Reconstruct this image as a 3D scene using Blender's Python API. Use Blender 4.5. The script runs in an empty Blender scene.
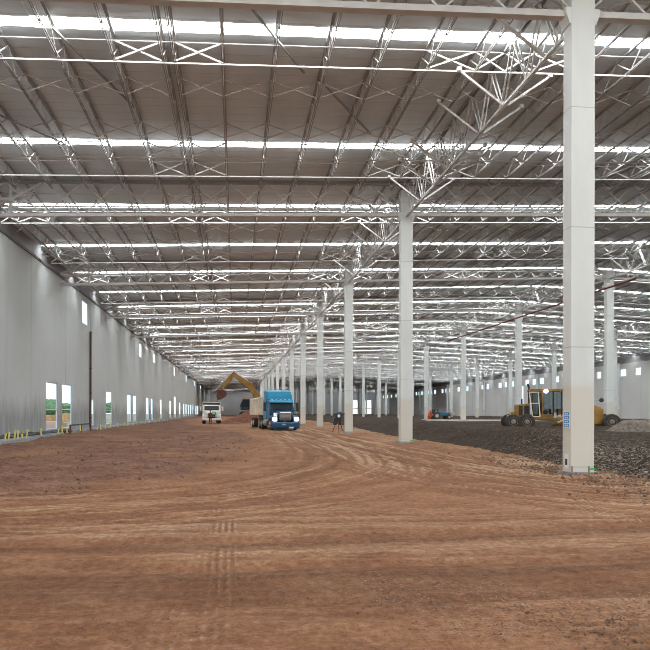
import bpy, math, random
import numpy as np
from mathutils import Vector, Matrix
random.seed(7); rng = np.random.default_rng(7)
S = bpy.context.scene
COL = S.collection
D = bpy.data
# ---------------------------------------------------------------- survey of the place (metres)
HC = 1.6                       # eye height
F, PSI, CX, HY, ROLL = 654.92, 0.1234, 316.17, 412.0, 0.0021
BAY, Y0 = 17.147, 15.846       # column spacing along the hall, first column line
X1, W = 8.742, 21.54           # first column row, distance between rows
XL, XR = -12.80, X1 + 3 * W + 0.55
RIDGE = X1 + W
SLOPE = 0.0387
YB, YE = Y0 - 2 * BAY, Y0 + 19 * BAY
NB = 19
CP, SP = math.cos(PSI), math.sin(PSI)
def roof(x):
    return 13.516 + SLOPE * (min(x, 2 * RIDGE - x) - X1)
def gline(k): return Y0 + k * BAY
ORD = ("first second third fourth fifth sixth seventh eighth ninth tenth eleventh twelfth thirteenth fourteenth fifteenth sixteenth "
       "seventeenth eighteenth nineteenth twentieth twenty-first twenty-second twenty-third twenty-fourth twenty-fifth twenty-sixth "
       "twenty-seventh twenty-eighth twenty-ninth thirtieth thirty-first thirty-second thirty-third thirty-fourth thirty-fifth "
       "thirty-sixth thirty-seventh thirty-eighth thirty-ninth fortieth").split()

# ---------------------------------------------------------------- materials
def mat(name, col, rough=0.6, metal=0.0, var=0.0, scale=3.0, bump=0.0, bscale=40.0, emit=None, spec=0.5):
    m = D.materials.new(name); m.use_nodes = True
    nt = m.node_tree; b = nt.nodes['Principled BSDF']
    b.inputs['Base Color'].default_value = (*col, 1); b.inputs['Roughness'].default_value = rough
    b.inputs['Metallic'].default_value = metal; b.inputs['Specular IOR Level'].default_value = spec
    if var > 0 or bump > 0:
        tc = nt.nodes.new('ShaderNodeTexCoord')
    if var > 0:
        n = nt.nodes.new('ShaderNodeTexNoise'); n.inputs['Scale'].default_value = scale; n.inputs['Detail'].default_value = 5
        r = nt.nodes.new('ShaderNodeValToRGB')
        r.color_ramp.elements[0].position = 0.3; r.color_ramp.elements[1].position = 0.7
        r.color_ramp.elements[0].color = (*[c * (1 - var) for c in col], 1)
        r.color_ramp.elements[1].color = (*[min(1, c * (1 + var)) for c in col], 1)
        nt.links.new(tc.outputs['Object'], n.inputs['Vector']); nt.links.new(n.outputs['Fac'], r.inputs['Fac'])
        nt.links.new(r.outputs['Color'], b.inputs['Base Color'])
    if bump > 0:
        n2 = nt.nodes.new('ShaderNodeTexNoise'); n2.inputs['Scale'].default_value = bscale; n2.inputs['Detail'].default_value = 4
        bp = nt.nodes.new('ShaderNodeBump'); bp.inputs['Strength'].default_value = bump; bp.inputs['Distance'].default_value = 0.02
        nt.links.new(tc.outputs['Object'], n2.inputs['Vector']); nt.links.new(n2.outputs['Fac'], bp.inputs['Height'])
        nt.links.new(bp.outputs['Normal'], b.inputs['Normal'])
    if emit:
        b.inputs['Emission Color'].default_value = (*emit[:3], 1); b.inputs['Emission Strength'].default_value = emit[3]
    return m
class NT:
    """tiny helper to wire node trees"""
    def __init__(s, name):
        s.m = D.materials.new(name); s.m.use_nodes = True; s.t = s.m.node_tree; s.b = s.t.nodes['Principled BSDF']
    def n(s, typ, ins=None, **kw):
        nd = s.t.nodes.new(typ)
        for k, v in kw.items(): setattr(nd, k, v)
        for k, v in (ins or {}).items(): s.set(nd, k, v)
        return nd
    def set(s, nd, k, v):
        if hasattr(v, 'is_output') or isinstance(v, bpy.types.NodeSocket): s.t.links.new(v, nd.inputs[k])
        else: nd.inputs[k].default_value = v
    def math(s, op, a, b=0.0, c=None):
        nd = s.n('ShaderNodeMath', {0: a, 1: b}, operation=op)
        if c is not None: s.set(nd, 2, c)
        return nd.outputs[0]
    def noise(s, vec, scale, detail=4, rough=0.55):
        return s.n('ShaderNodeTexNoise', {'Vector': vec, 'Scale': scale, 'Detail': detail, 'Roughness': rough}).outputs['Fac']
    def ramp(s, fac, stops):
        nd = s.n('ShaderNodeValToRGB', {'Fac': fac}); e = nd.color_ramp.elements
        while len(e) < len(stops): e.new(0.5)
        for el, (p, c) in zip(e, stops):
            el.position = p; el.color = (*c, 1) if len(c) == 3 else c
        return nd.outputs['Color']
    def mix(s, fac, a, b, blend='MIX'):
        nd = s.n('ShaderNodeMix', data_type='RGBA', blend_type=blend)
        for i, v in ((0, fac), (6, a), (7, b)):
            if isinstance(v, bpy.types.NodeSocket): s.t.links.new(v, nd.inputs[i])
            else: nd.inputs[i].default_value = (*v, 1) if (isinstance(v, tuple) and len(v) == 3) else v
        return nd.outputs[2]
    def mapping(s, vec, scale):
        return s.n('ShaderNodeMapping', {'Vector': vec, 'Scale': scale}).outputs['Vector']
    def bump(s, h, strength, dist=0.05, normal=None):
        nd = s.n('ShaderNodeBump', {'Height': h, 'Strength': strength, 'Distance': dist})
        if normal is not None: s.set(nd, 'Normal', normal)
        return nd.outputs['Normal']

M = {}
M['steel'] = mat('white_painted_steel', (0.58, 0.575, 0.56), 0.5, 0.0, 0.10, 2.0)
M['chord'] = mat('grey_painted_steel', (0.30, 0.295, 0.29), 0.5, 0.0, 0.12, 1.5)
M['dark'] = mat('black_plastic', (0.018, 0.019, 0.022), 0.5)
M['tyre'] = mat('dusty_rubber', (0.05, 0.043, 0.038), 0.85, 0, 0.3, 4)
M['chrome'] = mat('chrome', (0.50, 0.48, 0.45), 0.3, 1.0)
M['blue'] = mat('blue_lorry_paint', (0.006, 0.24, 0.42), 0.32, 0.1, 0.12, 1.2)
M['bluedark'] = mat('deep_blue_lorry_paint', (0.005, 0.062, 0.15), 0.3, 0.1, 0.12, 1.5)
M['cream'] = mat('dusty_cream_paint', (0.85, 0.76, 0.63), 0.6, 0, 0.12, 1.5)
M['white'] = mat('dusty_white_paint', (0.72, 0.70, 0.66), 0.45, 0, 0.12, 2)
M['yellow'] = mat('construction_yellow_paint', (0.33, 0.18, 0.026), 0.5, 0, 0.25, 2.2)
M['ochre'] = mat('worn_ochre_paint', (0.29, 0.155, 0.03), 0.7, 0, 0.25, 2.0)
M['glass'] = mat('dark_cab_glass', (0.02, 0.026, 0.03), 0.2, 0, spec=0.15)
M['cabglass'] = None
M['lamp'] = mat('lit_headlamp', (0.9, 0.95, 0.9), 0.3, emit=(0.93, 1.0, 0.93, 9.0))
M['iron'] = mat('greasy_dark_iron', (0.045, 0.04, 0.037), 0.6, 0.3, 0.25, 3)
M['rust'] = mat('soil_stained_steel', (0.14, 0.055, 0.04), 0.75, 0.1, 0.3, 3, 0.4, 15)
M['redpipe'] = mat('dark_red_pipe_paint', (0.16, 0.03, 0.025), 0.5)
M['brownpipe'] = mat('brown_pipe_paint', (0.13, 0.085, 0.07), 0.55)
M['concrete'] = mat('wet_grey_concrete', (0.26, 0.29, 0.31), 0.7, 0, 0.3, 1.2, 0.4, 8)
M['slab'] = mat('pale_concrete', (0.42, 0.37, 0.31), 0.8, 0, 0.2, 0.5)
M['dusthub'] = mat('dusty_steel_hub', (0.26, 0.215, 0.16), 0.8, 0, 0.3, 4)
M['pegwood'] = mat('muddy_timber', (0.30, 0.22, 0.15), 0.8, 0, 0.3, 4)
M['capyellow'] = mat('yellow_plastic', (0.78, 0.66, 0.16), 0.5)
M['green'] = mat('green_spray_paint', (0.03, 0.55, 0.12), 0.6)
M['paper'] = mat('white_paper', (0.8, 0.8, 0.78), 0.7)
M['blueink'] = mat('blue_printed_sheet', (0.06, 0.27, 0.6), 0.6)
M['frame'] = mat('white_window_frame', (0.75, 0.77, 0.78), 0.5)
M['skin'] = mat('skin', (0.36, 0.19, 0.12), 0.6)
M['maroon'] = mat('maroon_cloth', (0.13, 0.025, 0.022), 0.85)
M['navy'] = mat('dark_blue_denim', (0.02, 0.024, 0.045), 0.85)
M['orangecloth'] = mat('orange_workwear', (0.75, 0.12, 0.04), 0.75)
M['bluecloth'] = mat('blue_workwear', (0.03, 0.11, 0.2), 0.8)
M['helmet'] = mat('red_helmet_plastic', (0.45, 0.05, 0.05), 0.4)
M['leaf'] = mat('tree_leaves', (0.13, 0.22, 0.09), 0.8, 0, 0.4, 1.2)
M['bark'] = mat('bark', (0.09, 0.06, 0.04), 0.9)
M['meadow'] = mat('meadow_and_soil', (0.30, 0.24, 0.16), 0.95, 0, 0.35, 0.08)
M['pinkbrick'] = mat('pale_pink_render', (0.62, 0.40, 0.33), 0.8)
M['pallet'] = mat('orange_stacked_timber', (0.6, 0.33, 0.14), 0.8, 0, 0.3, 2)
M['tarp'] = mat('black_tarpaulin', (0.03, 0.032, 0.036), 0.55, 0, 0.3, 2)

# skylight sheet: translucent panel glowing with the overcast daylight above it
t = NT('translucent_skylight_sheet')
geo = t.n('ShaderNodeTexCoord').outputs['Object']
e = t.ramp(t.noise(t.mapping(geo, (0.25, 3.0, 1)), 1.0, 3), [(0.3, (0.86, 0.9, 0.93)), (0.7, (1, 1, 1))])
t.set(t.b, 'Base Color', (0.8, 0.82, 0.84, 1)); t.set(t.b, 'Emission Color', e); t.b.inputs['Emission Strength'].default_value = 22.0
M['skylight'] = t.m

# window pane
t = NT('window_glass')
tr = t.n('ShaderNodeBsdfTransparent', {'Color': (0.88, 0.96, 1.0, 1)}); gl = t.n('ShaderNodeBsdfGlossy', {'Roughness': 0.05})
mx = t.n('ShaderNodeMixShader', {0: 0.05, 1: tr.outputs[0], 2: gl.outputs[0]})
t.t.links.new(mx.outputs[0], t.t.nodes['Material Output'].inputs['Surface'])
M['pane'] = t.m
t = NT('cab_window_glass')
tr = t.n('ShaderNodeBsdfTransparent', {'Color': (0.45, 0.52, 0.52, 1)}); gl = t.n('ShaderNodeBsdfGlossy', {'Roughness': 0.05})
mx = t.n('ShaderNodeMixShader', {0: 0.07, 1: tr.outputs[0], 2: gl.outputs[0]})
t.t.links.new(mx.outputs[0], t.t.nodes['Material Output'].inputs['Surface'])
M['cabglass'] = t.m

# roof sheets seen from below: standing-seam sheets running across the hall
t = NT('roof_sheet_underside')
geo = t.n('ShaderNodeTexCoord').outputs['Object']
y = t.n('ShaderNodeSeparateXYZ', {0: geo}).outputs[1]
seam = t.math('PINGPONG', y, 0.305)
lip = t.math('LESS_THAN', seam, 0.02)
stretch = t.noise(t.mapping(geo, (0.55, 0.10, 1)), 1.0, 3)
c = t.ramp(stretch, [(0.3, (0.53, 0.59, 0.62)), (0.7, (0.66, 0.73, 0.765))])
c = t.mix(t.math('MULTIPLY', lip, 0.35), c, (0.3, 0.3, 0.3))
t.set(t.b, 'Base Color', c); t.set(t.b, 'Roughness', 0.45)
wob = t.noise(t.mapping(geo, (0.8, 2.2, 1)), 1.0, 2)
t.set(t.b, 'Normal', t.bump(wob, 0.35, 0.08, t.bump(seam, 0.25, 0.05)))
M['roof'] = t.m

# precast wall panels
def wall_mat(name, base, splash):
    t = NT(name)
    geo = t.n('ShaderNodeTexCoord').outputs['Object']
    sx = t.n('ShaderNodeSeparateXYZ', {0: geo}); y, z = sx.outputs[1], sx.outputs[2]
    big = t.noise(t.mapping(geo, (0.1, 0.12, 0.07)), 1.0, 4)
    c = t.ramp(big, [(0.3, tuple(v * 0.92 for v in base)), (0.7, tuple(min(1, v * 1.07) for v in base))])
    streak = t.noise(t.mapping(geo, (0.3, 1.1, 0.04)), 1.0, 4)
    c = t.mix(t.math('MULTIPLY', t.math('GREATER_THAN', streak, 0.62), 0.10), c, (0.25, 0.25, 0.24))
    sm = t.math('LESS_THAN', t.math('PINGPONG', t.math('ADD', y, -43.3), 4.2867), 0.05)
    c = t.mix(t.math('MULTIPLY', sm, 0.7), c, (0.2, 0.2, 0.19))
    if splash:                                       # mud splashed up the foot of the panels
        edge = t.math('ADD', t.math('MULTIPLY', t.noise(t.mapping(geo, (0.5, 1.0, 0.25)), 1.0, 5), 2.4), 0.75)
        k = t.math('SUBTRACT', edge, z)
        k = t.n('ShaderNodeMapRange', {0: k, 1: -0.7, 2: 0.6, 3: 0.0, 4: 0.58}).outputs[0]
        mud = t.noise(t.mapping(geo, (2, 3.5, 0.5)), 1.0, 4)
        k = t.math('MULTIPLY', k, t.n('ShaderNodeMapRange', {0: mud, 1: 0.25, 2: 0.6, 3: 0.55, 4: 1.0}).outputs[0])
        c = t.mix(k, c, (0.13, 0.125, 0.12))
    t.set(t.b, 'Base Color', c); t.set(t.b, 'Roughness', 0.85)
    t.set(t.b, 'Normal', t.bump(t.noise(geo, 6.0, 3), 0.08, 0.02))
    return t.m
M['wall'] = wall_mat('grey_precast_panels', (0.50, 0.53, 0.52), True)
M['wall2'] = wall_mat('pale_precast_panels', (0.60, 0.60, 0.585), False)
M['wallend'] = mat('grey_sheet_cladding', (0.30, 0.30, 0.31), 0.7, 0, 0.1, 0.2)

# columns: white paint, creamy dust on the lower two metres
t = NT('white_column_paint')
geo = t.n('ShaderNodeTexCoord').outputs['Object']
z = t.n('ShaderNodeSeparateXYZ', {0: geo}).outputs[2]
c = t.ramp(t.noise(t.mapping(geo, (2, 2, 0.4)), 1.0, 4), [(0.3, (0.655, 0.69, 0.67)), (0.7, (0.72, 0.755, 0.735))])
k = t.n('ShaderNodeMapRange', {0: t.math('ADD', z, t.math('MULTIPLY', t.noise(geo, 1.5, 3), 0.3)), 1: 2.35, 2: 2.6, 3: 0.8, 4: 0.0}).outputs[0]
c = t.mix(k, c, (0.63, 0.59, 0.51))
j = t.math('LESS_THAN', t.math('PINGPONG', t.math('ADD', z, -6.3), 1.52), 0.012)
c = t.mix(t.math('MULTIPLY', j, 0.5), c, (0.3, 0.3, 0.29))
t.set(t.b, 'Base Color', c); t.set(t.b, 'Roughness', 0.55)
M['column'] = t.m

# compacted red soil; the attribute 'soil' = (dryness, dark loose soil, grit)
t = NT('compacted_red_soil')
geo = t.n('ShaderNodeTexCoord').outputs['Object']
at = t.n('ShaderNodeAttribute', attribute_name='soil'); sp = t.n('ShaderNodeSeparateColor', {0: at.outputs['Color']})
dry, loose, grit = sp.outputs[0], sp.outputs[1], sp.outputs[2]
n1 = t.noise(geo, 0.9, 6, 0.6); n2 = t.noise(t.mapping(geo, (1.5, 9, 1)), 1.0, 5); n3 = t.noise(geo, 11, 8, 0.78); n4 = t.noise(geo, 38, 4, 0.75)
red = t.ramp(t.math('ADD', t.math('MULTIPLY', n1, 0.4), t.math('MULTIPLY', n3, 0.6)),
             [(0.34, (0.118, 0.048, 0.023)), (0.50, (0.265, 0.124, 0.063)), (0.66, (0.44, 0.256, 0.148))])
tan = t.ramp(n3, [(0.33, (0.24, 0.135, 0.075)), (0.5, (0.40, 0.262, 0.16)), (0.66, (0.62, 0.455, 0.31))])
drymask = t.n('ShaderNodeMapRange', {0: t.math('ADD', dry, t.math('MULTIPLY', t.math('SUBTRACT', n2, 0.5), 0.9)), 1: 0.35, 2: 0.9}).outputs[0]
c = t.mix(drymask, red, tan)
drk = t.ramp(t.math('ADD', t.math('MULTIPLY', n1, 0.35), t.math('MULTIPLY', n3, 0.65)),
             [(0.36, (0.062, 0.028, 0.018)), (0.50, (0.185, 0.090, 0.058)), (0.64, (0.37, 0.215, 0.15))])
lm = t.n('ShaderNodeMapRange', {0: t.math('ADD', loose, t.math('MULTIPLY', t.math('SUBTRACT', n1, 0.5), 0.7)), 1: 0.3, 2: 0.75}).outputs[0]
c = t.mix(lm, c, drk)
c = t.mix(t.math('MULTIPLY', at.outputs['Alpha'], 0.9), c, t.ramp(n3, [(0.35, (0.075, 0.034, 0.019)), (0.65, (0.19, 0.092, 0.052))]))
vor = t.n('ShaderNodeTexVoronoi', {'Vector': geo, 'Scale': 30.0})
peb = t.math('MULTIPLY', t.math('LESS_THAN', vor.outputs['Distance'], t.math('MULTIPLY', n1, 0.62)), t.math('GREATER_THAN', t.math('ADD', grit, t.math('MULTIPLY', n1, 0.4)), 0.55))
pc = t.ramp(t.n('ShaderNodeSeparateColor', {0: vor.outputs['Color']}).outputs[0], [(0.2, (0.075, 0.042, 0.03)), (0.6, (0.20, 0.12, 0.085)), (0.92, (0.40, 0.29, 0.22))])
c = t.mix(t.math('MULTIPLY', peb, 0.75), c, pc)
c = t.mix(t.math('MULTIPLY', t.n('ShaderNodeMapRange', {0: n4, 1: 0.50, 2: 0.68}).outputs[0], 0.55), c, (0.10, 0.052, 0.034))
n5 = t.noise(geo, 95, 3, 0.7)
c = t.mix(t.math('MULTIPLY', t.n('ShaderNodeMapRange', {0: n5, 1: 0.56, 2: 0.68}).outputs[0], 0.45), c, (0.52, 0.37, 0.26))
t.set(t.b, 'Base Color', c); t.set(t.b, 'Roughness', 0.95); t.b.inputs['Specular IOR Level'].default_value = 0.15
h = t.math('ADD', t.math('MULTIPLY', n3, 0.6), t.math('MULTIPLY', n4, 0.4))
h = t.math('ADD', h, t.math('MULTIPLY', peb, 0.5))
t.set(t.b, 'Normal', t.bump(h, 0.8, 0.06))
M['soil'] = t.m

t = NT('dark_crushed_gravel')
geo = t.n('ShaderNodeTexCoord').outputs['Object']
v1 = t.n('ShaderNodeTexVoronoi', {'Vector': geo, 'Scale': 13.0}); v2 = t.n('ShaderNodeTexVoronoi', {'Vector': geo, 'Scale': 30.0})
r1 = t.n('ShaderNodeSeparateColor', {0: v1.outputs['Color']}).outputs[0]; r2 = t.n('ShaderNodeSeparateColor', {0: v2.outputs['Color']}).outputs[0]
stones = [(0.0, (0.014, 0.010, 0.007)), (0.58, (0.042, 0.029, 0.020)), (0.80, (0.11, 0.082, 0.06)), (0.88, (0.36, 0.30, 0.24)), (1.0, (0.56, 0.49, 0.40))]
c = t.mix(0.5, t.ramp(r1, stones), t.ramp(r2, stones))
n1 = t.noise(geo, 0.35, 5)
at = t.n('ShaderNodeAttribute', attribute_name='soil'); fine = t.n('ShaderNodeSeparateColor', {0: at.outputs['Color']}).outputs[0]
c = t.mix(t.n('ShaderNodeMapRange', {0: n1, 1: 0.4, 2: 0.7, 3: 0.0, 4: 0.6}).outputs[0], c, (0.036, 0.025, 0.018))
c = t.mix(t.math('MULTIPLY', fine, 0.75), c, t.ramp(t.noise(geo, 5, 5), [(0.3, (0.022, 0.015, 0.010)), (0.7, (0.068, 0.045, 0.031))]))
t.set(t.b, 'Base Color', c); t.set(t.b, 'Roughness', 0.95); t.b.inputs['Specular IOR Level'].default_value = 0.15
h = t.math('ADD', t.math('MULTIPLY', v1.outputs['Distance'], 0.7), t.math('MULTIPLY', v2.outputs['Distance'], 0.4))
t.set(t.b, 'Normal', t.bump(h, 0.8, 0.08))
M['gravel'] = t.m
M['heap'] = mat('grey_gravel_heap', (0.15, 0.128, 0.104), 0.95, 0, 0.45, 6, 0.8, 12)
M['reddirt'] = mat('dug_red_soil', (0.15, 0.06, 0.033), 0.95, 0, 0.35, 2, 0.8, 6)
M['stone'] = mat('loose_stones', (0.22, 0.135, 0.09), 0.9, 0, 0.45, 2.5)

# ---------------------------------------------------------------- mesh building
class MB:
    def __init__(s): s.v = []; s.f = []; s.n = 0
    def add(s, v, f):
        s.v += [tuple(p) for p in v]; s.f += [tuple(i + s.n for i in q) for q in f]; s.n += len(v); return s
    def box(s, c, d, taper=1.0):
        x, y, z = c; a, b, h = d[0] / 2, d[1] / 2, d[2] / 2
        v = [(x + sx * a * (taper if sz > 0 else 1), y + sy * b * (taper if sz > 0 else 1), z + sz * h) for sz in (-1, 1) for sx, sy in ((-1, -1), (1, -1), (1, 1), (-1, 1))]
        return s.add(v, [(3, 2, 1, 0), (4, 5, 6, 7), (0, 1, 5, 4), (1, 2, 6, 5), (2, 3, 7, 6), (3, 0, 4, 7)])
    def bar(s, p, q, w=0.05, h=None, up=(0, 0, 1)):
        h = h or w
        p = Vector(p); q = Vector(q); d = (q - p)
        if d.length < 1e-6: return s
        d.normalize(); u = Vector(up)
        if abs(d.dot(u)) > 0.98: u = Vector((0, 1, 0)) if abs(d.y) < 0.9 else Vector((1, 0, 0))
        r = d.cross(u).normalized(); u = r.cross(d).normalized()
        v = [e + r * (a * w / 2) + u * (b * h / 2) for e in (p, q) for a, b in ((-1, -1), (1, -1), (1, 1), (-1, 1))]
        return s.add(v, [(0, 1, 2, 3), (7, 6, 5, 4), (4, 5, 1, 0), (5, 6, 2, 1), (6, 7, 3, 2), (7, 4, 0, 3)])
    def cyl(s, p, q, r, r2=None, n=12):
        r2 = r if r2 is None else r2
        p = Vector(p); q = Vector(q); d = (q - p).normalized()
        a = d.orthogonal().normalized(); b = d.cross(a)
        v = []
        for e, rr in ((p, r), (q, r2)):
            for i in range(n):
                t_ = 2 * math.pi * i / n; v.append(e + a * math.cos(t_) * rr + b * math.sin(t_) * rr)
        f = [(i, (i + 1) % n, n + (i + 1) % n, n + i) for i in range(n)] + [tuple(range(n - 1, -1, -1)), tuple(range(n, 2 * n))]
        return s.add(v, f)
    def lathe(s, c, axis, prof, n=20):
        """prof = [(along, radius)...] around axis through c"""
        c = Vector(c); d = Vector(axis).normalized(); a = d.orthogonal().normalized(); b = d.cross(a); v = []; f = []
        for al, r in prof:
            for i in range(n):
                t_ = 2 * math.pi * i / n; v.append(c + d * al + (a * math.cos(t_) + b * math.sin(t_)) * r)
        m = len(prof)
        for k in range(m - 1):
            for i in range(n):
                f.append((k * n + i, k * n + (i + 1) % n, (k + 1) * n + (i + 1) % n, (k + 1) * n + i))
        f += [tuple(range(n - 1, -1, -1)), tuple(range((m - 1) * n, m * n))]
        return s.add(v, f)
    def prism(s, prof, axis, a, b):
        """2-D outline extruded along axis ('x': outline is (y,z); 'y': outline is (x,z); 'z': (x,y))"""
        mk = {'x': lambda t_, p: (t_, p[0], p[1]), 'y': lambda t_, p: (p[0], t_, p[1]), 'z': lambda t_, p: (p[0], p[1], t_)}[axis]
        n = len(prof); v = [mk(a, p) for p in prof] + [mk(b, p) for p in prof]
        return s.add(v, [tuple(range(n - 1, -1, -1)), tuple(range(n, 2 * n))] + [(i, (i + 1) % n, n + (i + 1) % n, n + i) for i in range(n)])
    def ball(s, c, r, n=10, m=7, jit=0.0):
        r = r if isinstance(r, (tuple, list)) else (r, r, r); v = []; f = []
        for i in range(m + 1):
            th = math.pi * i / m
            for k in range(n):
                ph = 2 * math.pi * k / n; j = 1 + random.uniform(-jit, jit)
                v.append((c[0] + r[0] * j * math.sin(th) * math.cos(ph), c[1] + r[1] * j * math.sin(th) * math.sin(ph), c[2] + r[2] * j * math.cos(th)))
        for i in range(m):
            for k in range(n): f.append((i * n + k, (i + 1) * n + k, (i + 1) * n + (k + 1) % n, i * n + (k + 1) % n))
        return s.add(v, f)
    def mesh(s, name, m):
        me = D.meshes.new(name); me.from_pydata(s.v, [], s.f); me.update()
        import bmesh
        bm = bmesh.new(); bm.from_mesh(me); bmesh.ops.recalc_face_normals(bm, faces=bm.faces); bm.to_mesh(me); bm.free()
        me.materials.append(m); return me
    def build(s, name, m, parent=None, bevel=0.0, smooth=False):
        o = D.objects.new(name, s.mesh(name, m)); COL.objects.link(o)
        if parent: o.parent = parent
        if bevel > 0:
            b = o.modifiers.new('edge', 'BEVEL'); b.width = bevel; b.segments = 2; b.limit_method = 'ANGLE'; b.angle_limit = 0.6
        if smooth:
            for p in o.data.polygons: p.use_smooth = True
        return o
def tag(o, label, cat, group=None, kind=None):
    o['label'] = label; o['category'] = cat
    if group: o['group'] = group
    if kind: o['kind'] = kind
    return o
def thing(name, label, cat, loc=(0, 0, 0), rz=0.0, group=None):
    o = D.objects.new(name, None); COL.objects.link(o); o.empty_display_size = 0.2
    o.location = loc; o.rotation_euler = (0, 0, rz); return tag(o, label, cat, group)
def structure(o): o['kind'] = 'structure'; return o
def dup(root, loc, label=None, group=None, rz=None):
    r = root.copy(); COL.objects.link(r); r.location = loc
    if rz is not None: r.rotation_euler = (0, 0, rz)
    if label: r['label'] = label
    if group: r['group'] = group
    for ch in list(root.children):
        c = ch.copy(); COL.objects.link(c); c.parent = r
        for g in list(ch.children):
            d = g.copy(); COL.objects.link(d); d.parent = c
    return r
def px(x, y, z=0.0):
    """ground survey: place on level z seen along the sight line through a mark on the photograph"""
    w = F * (HC - z) / (y - HY); u = (x - CX) / F * w
    return (u * CP + w * SP, -u * SP + w * CP)
def pxwall(x, X):
    """distance along the hall where the sight line at column x meets the plane at X"""
    a = (x - CX) / F
    return X * (CP - a * SP) / (SP + a * CP)

# ---------------------------------------------------------------- the ground
def vnoise(x, y, s, seed):
    """smooth value noise on arrays"""
    r = np.random.default_rng(seed); T = r.random((256, 256))
    u = x / s; v = y / s; i = np.floor(u).astype(int); j = np.floor(v).astype(int); a = u - i; b = v - j
    a = a * a * (3 - 2 * a); b = b * b * (3 - 2 * b); i &= 255; j &= 255; i1 = (i + 1) & 255; j1 = (j + 1) & 255
    return (T[i, j] * (1 - a) + T[i1, j] * a) * (1 - b) + (T[i, j1] * (1 - a) + T[i1, j1] * a) * b
def bez(pts, n=40):
    pts = [np.array(p, float) for p in pts]; out = []
    P = [2 * pts[0] - pts[1]] + pts + [2 * pts[-1] - pts[-2]]
    for k in range(1, len(P) - 2):
        for q in np.linspace(0, 1, n // (len(pts) - 1), endpoint=False):
            a, b, c, d = P[k - 1:k + 3]
            out.append(0.5 * (2 * b + (c - a) * q + (2 * a - 5 * b + 4 * c - d) * q * q + (3 * b - a - 3 * c + d) * q ** 3))
    return np.array(out + [pts[-1]])
PATHS = [bez(p) for p in (
    [(4.6, 62), (4.9, 40), (4.7, 27), (3.6, 19), (0.8, 13.8), (-4, 11.2), (-13, 10.2)],
    [(5.6, 60), (5.9, 36), (6.4, 25), (7.6, 17.5), (10.5, 12.8), (16, 10.2), (26, 9)],
    [(5.0, 60), (5.3, 38), (5.4, 26), (5.6, 18), (6.8, 13), (10, 10.3), (18, 8.8), (26, 8.2)],
    [(-13, 8.4), (-6, 8.2), (0, 8.1), (6, 8.6), (14, 9.4), (24, 10)],
    [(-13, 6.6), (-6, 6.4), (0, 6.2), (5, 6.3), (12, 7.2), (22, 8.2)])]
GRAVEL_EDGE = bez([px(700, 507), px(650, 487), px(610, 478), px(578, 473), px(555, 469), px(520, 461), px(480, 453), px(440, 445), (9.6, 31.5), (9.5, 37), (9.7, 43), (10.2, 52), (11.5, 70), (13, 100), (14, 200), (14, 341)], 120)
def track(x, y, P):
    best = np.full(x.shape, 1e9); off = np.zeros(x.shape); along = np.zeros(x.shape); s = 0.0
    for a, b in zip(P[:-1], P[1:]):
        d = b - a; L = np.hypot(*d); d = d / L
        t_ = np.clip((x - a[0]) * d[0] + (y - a[1]) * d[1], 0, L)
        qx = x - a[0] - d[0] * t_; qy = y - a[1] - d[1] * t_; r = qx * qx + qy * qy; m = r < best
        best = np.where(m, r, best); off = np.where(m, qx * d[1] - qy * d[0], off); along = np.where(m, s + t_, along); s += L
    return np.sqrt(best), off, along
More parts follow.
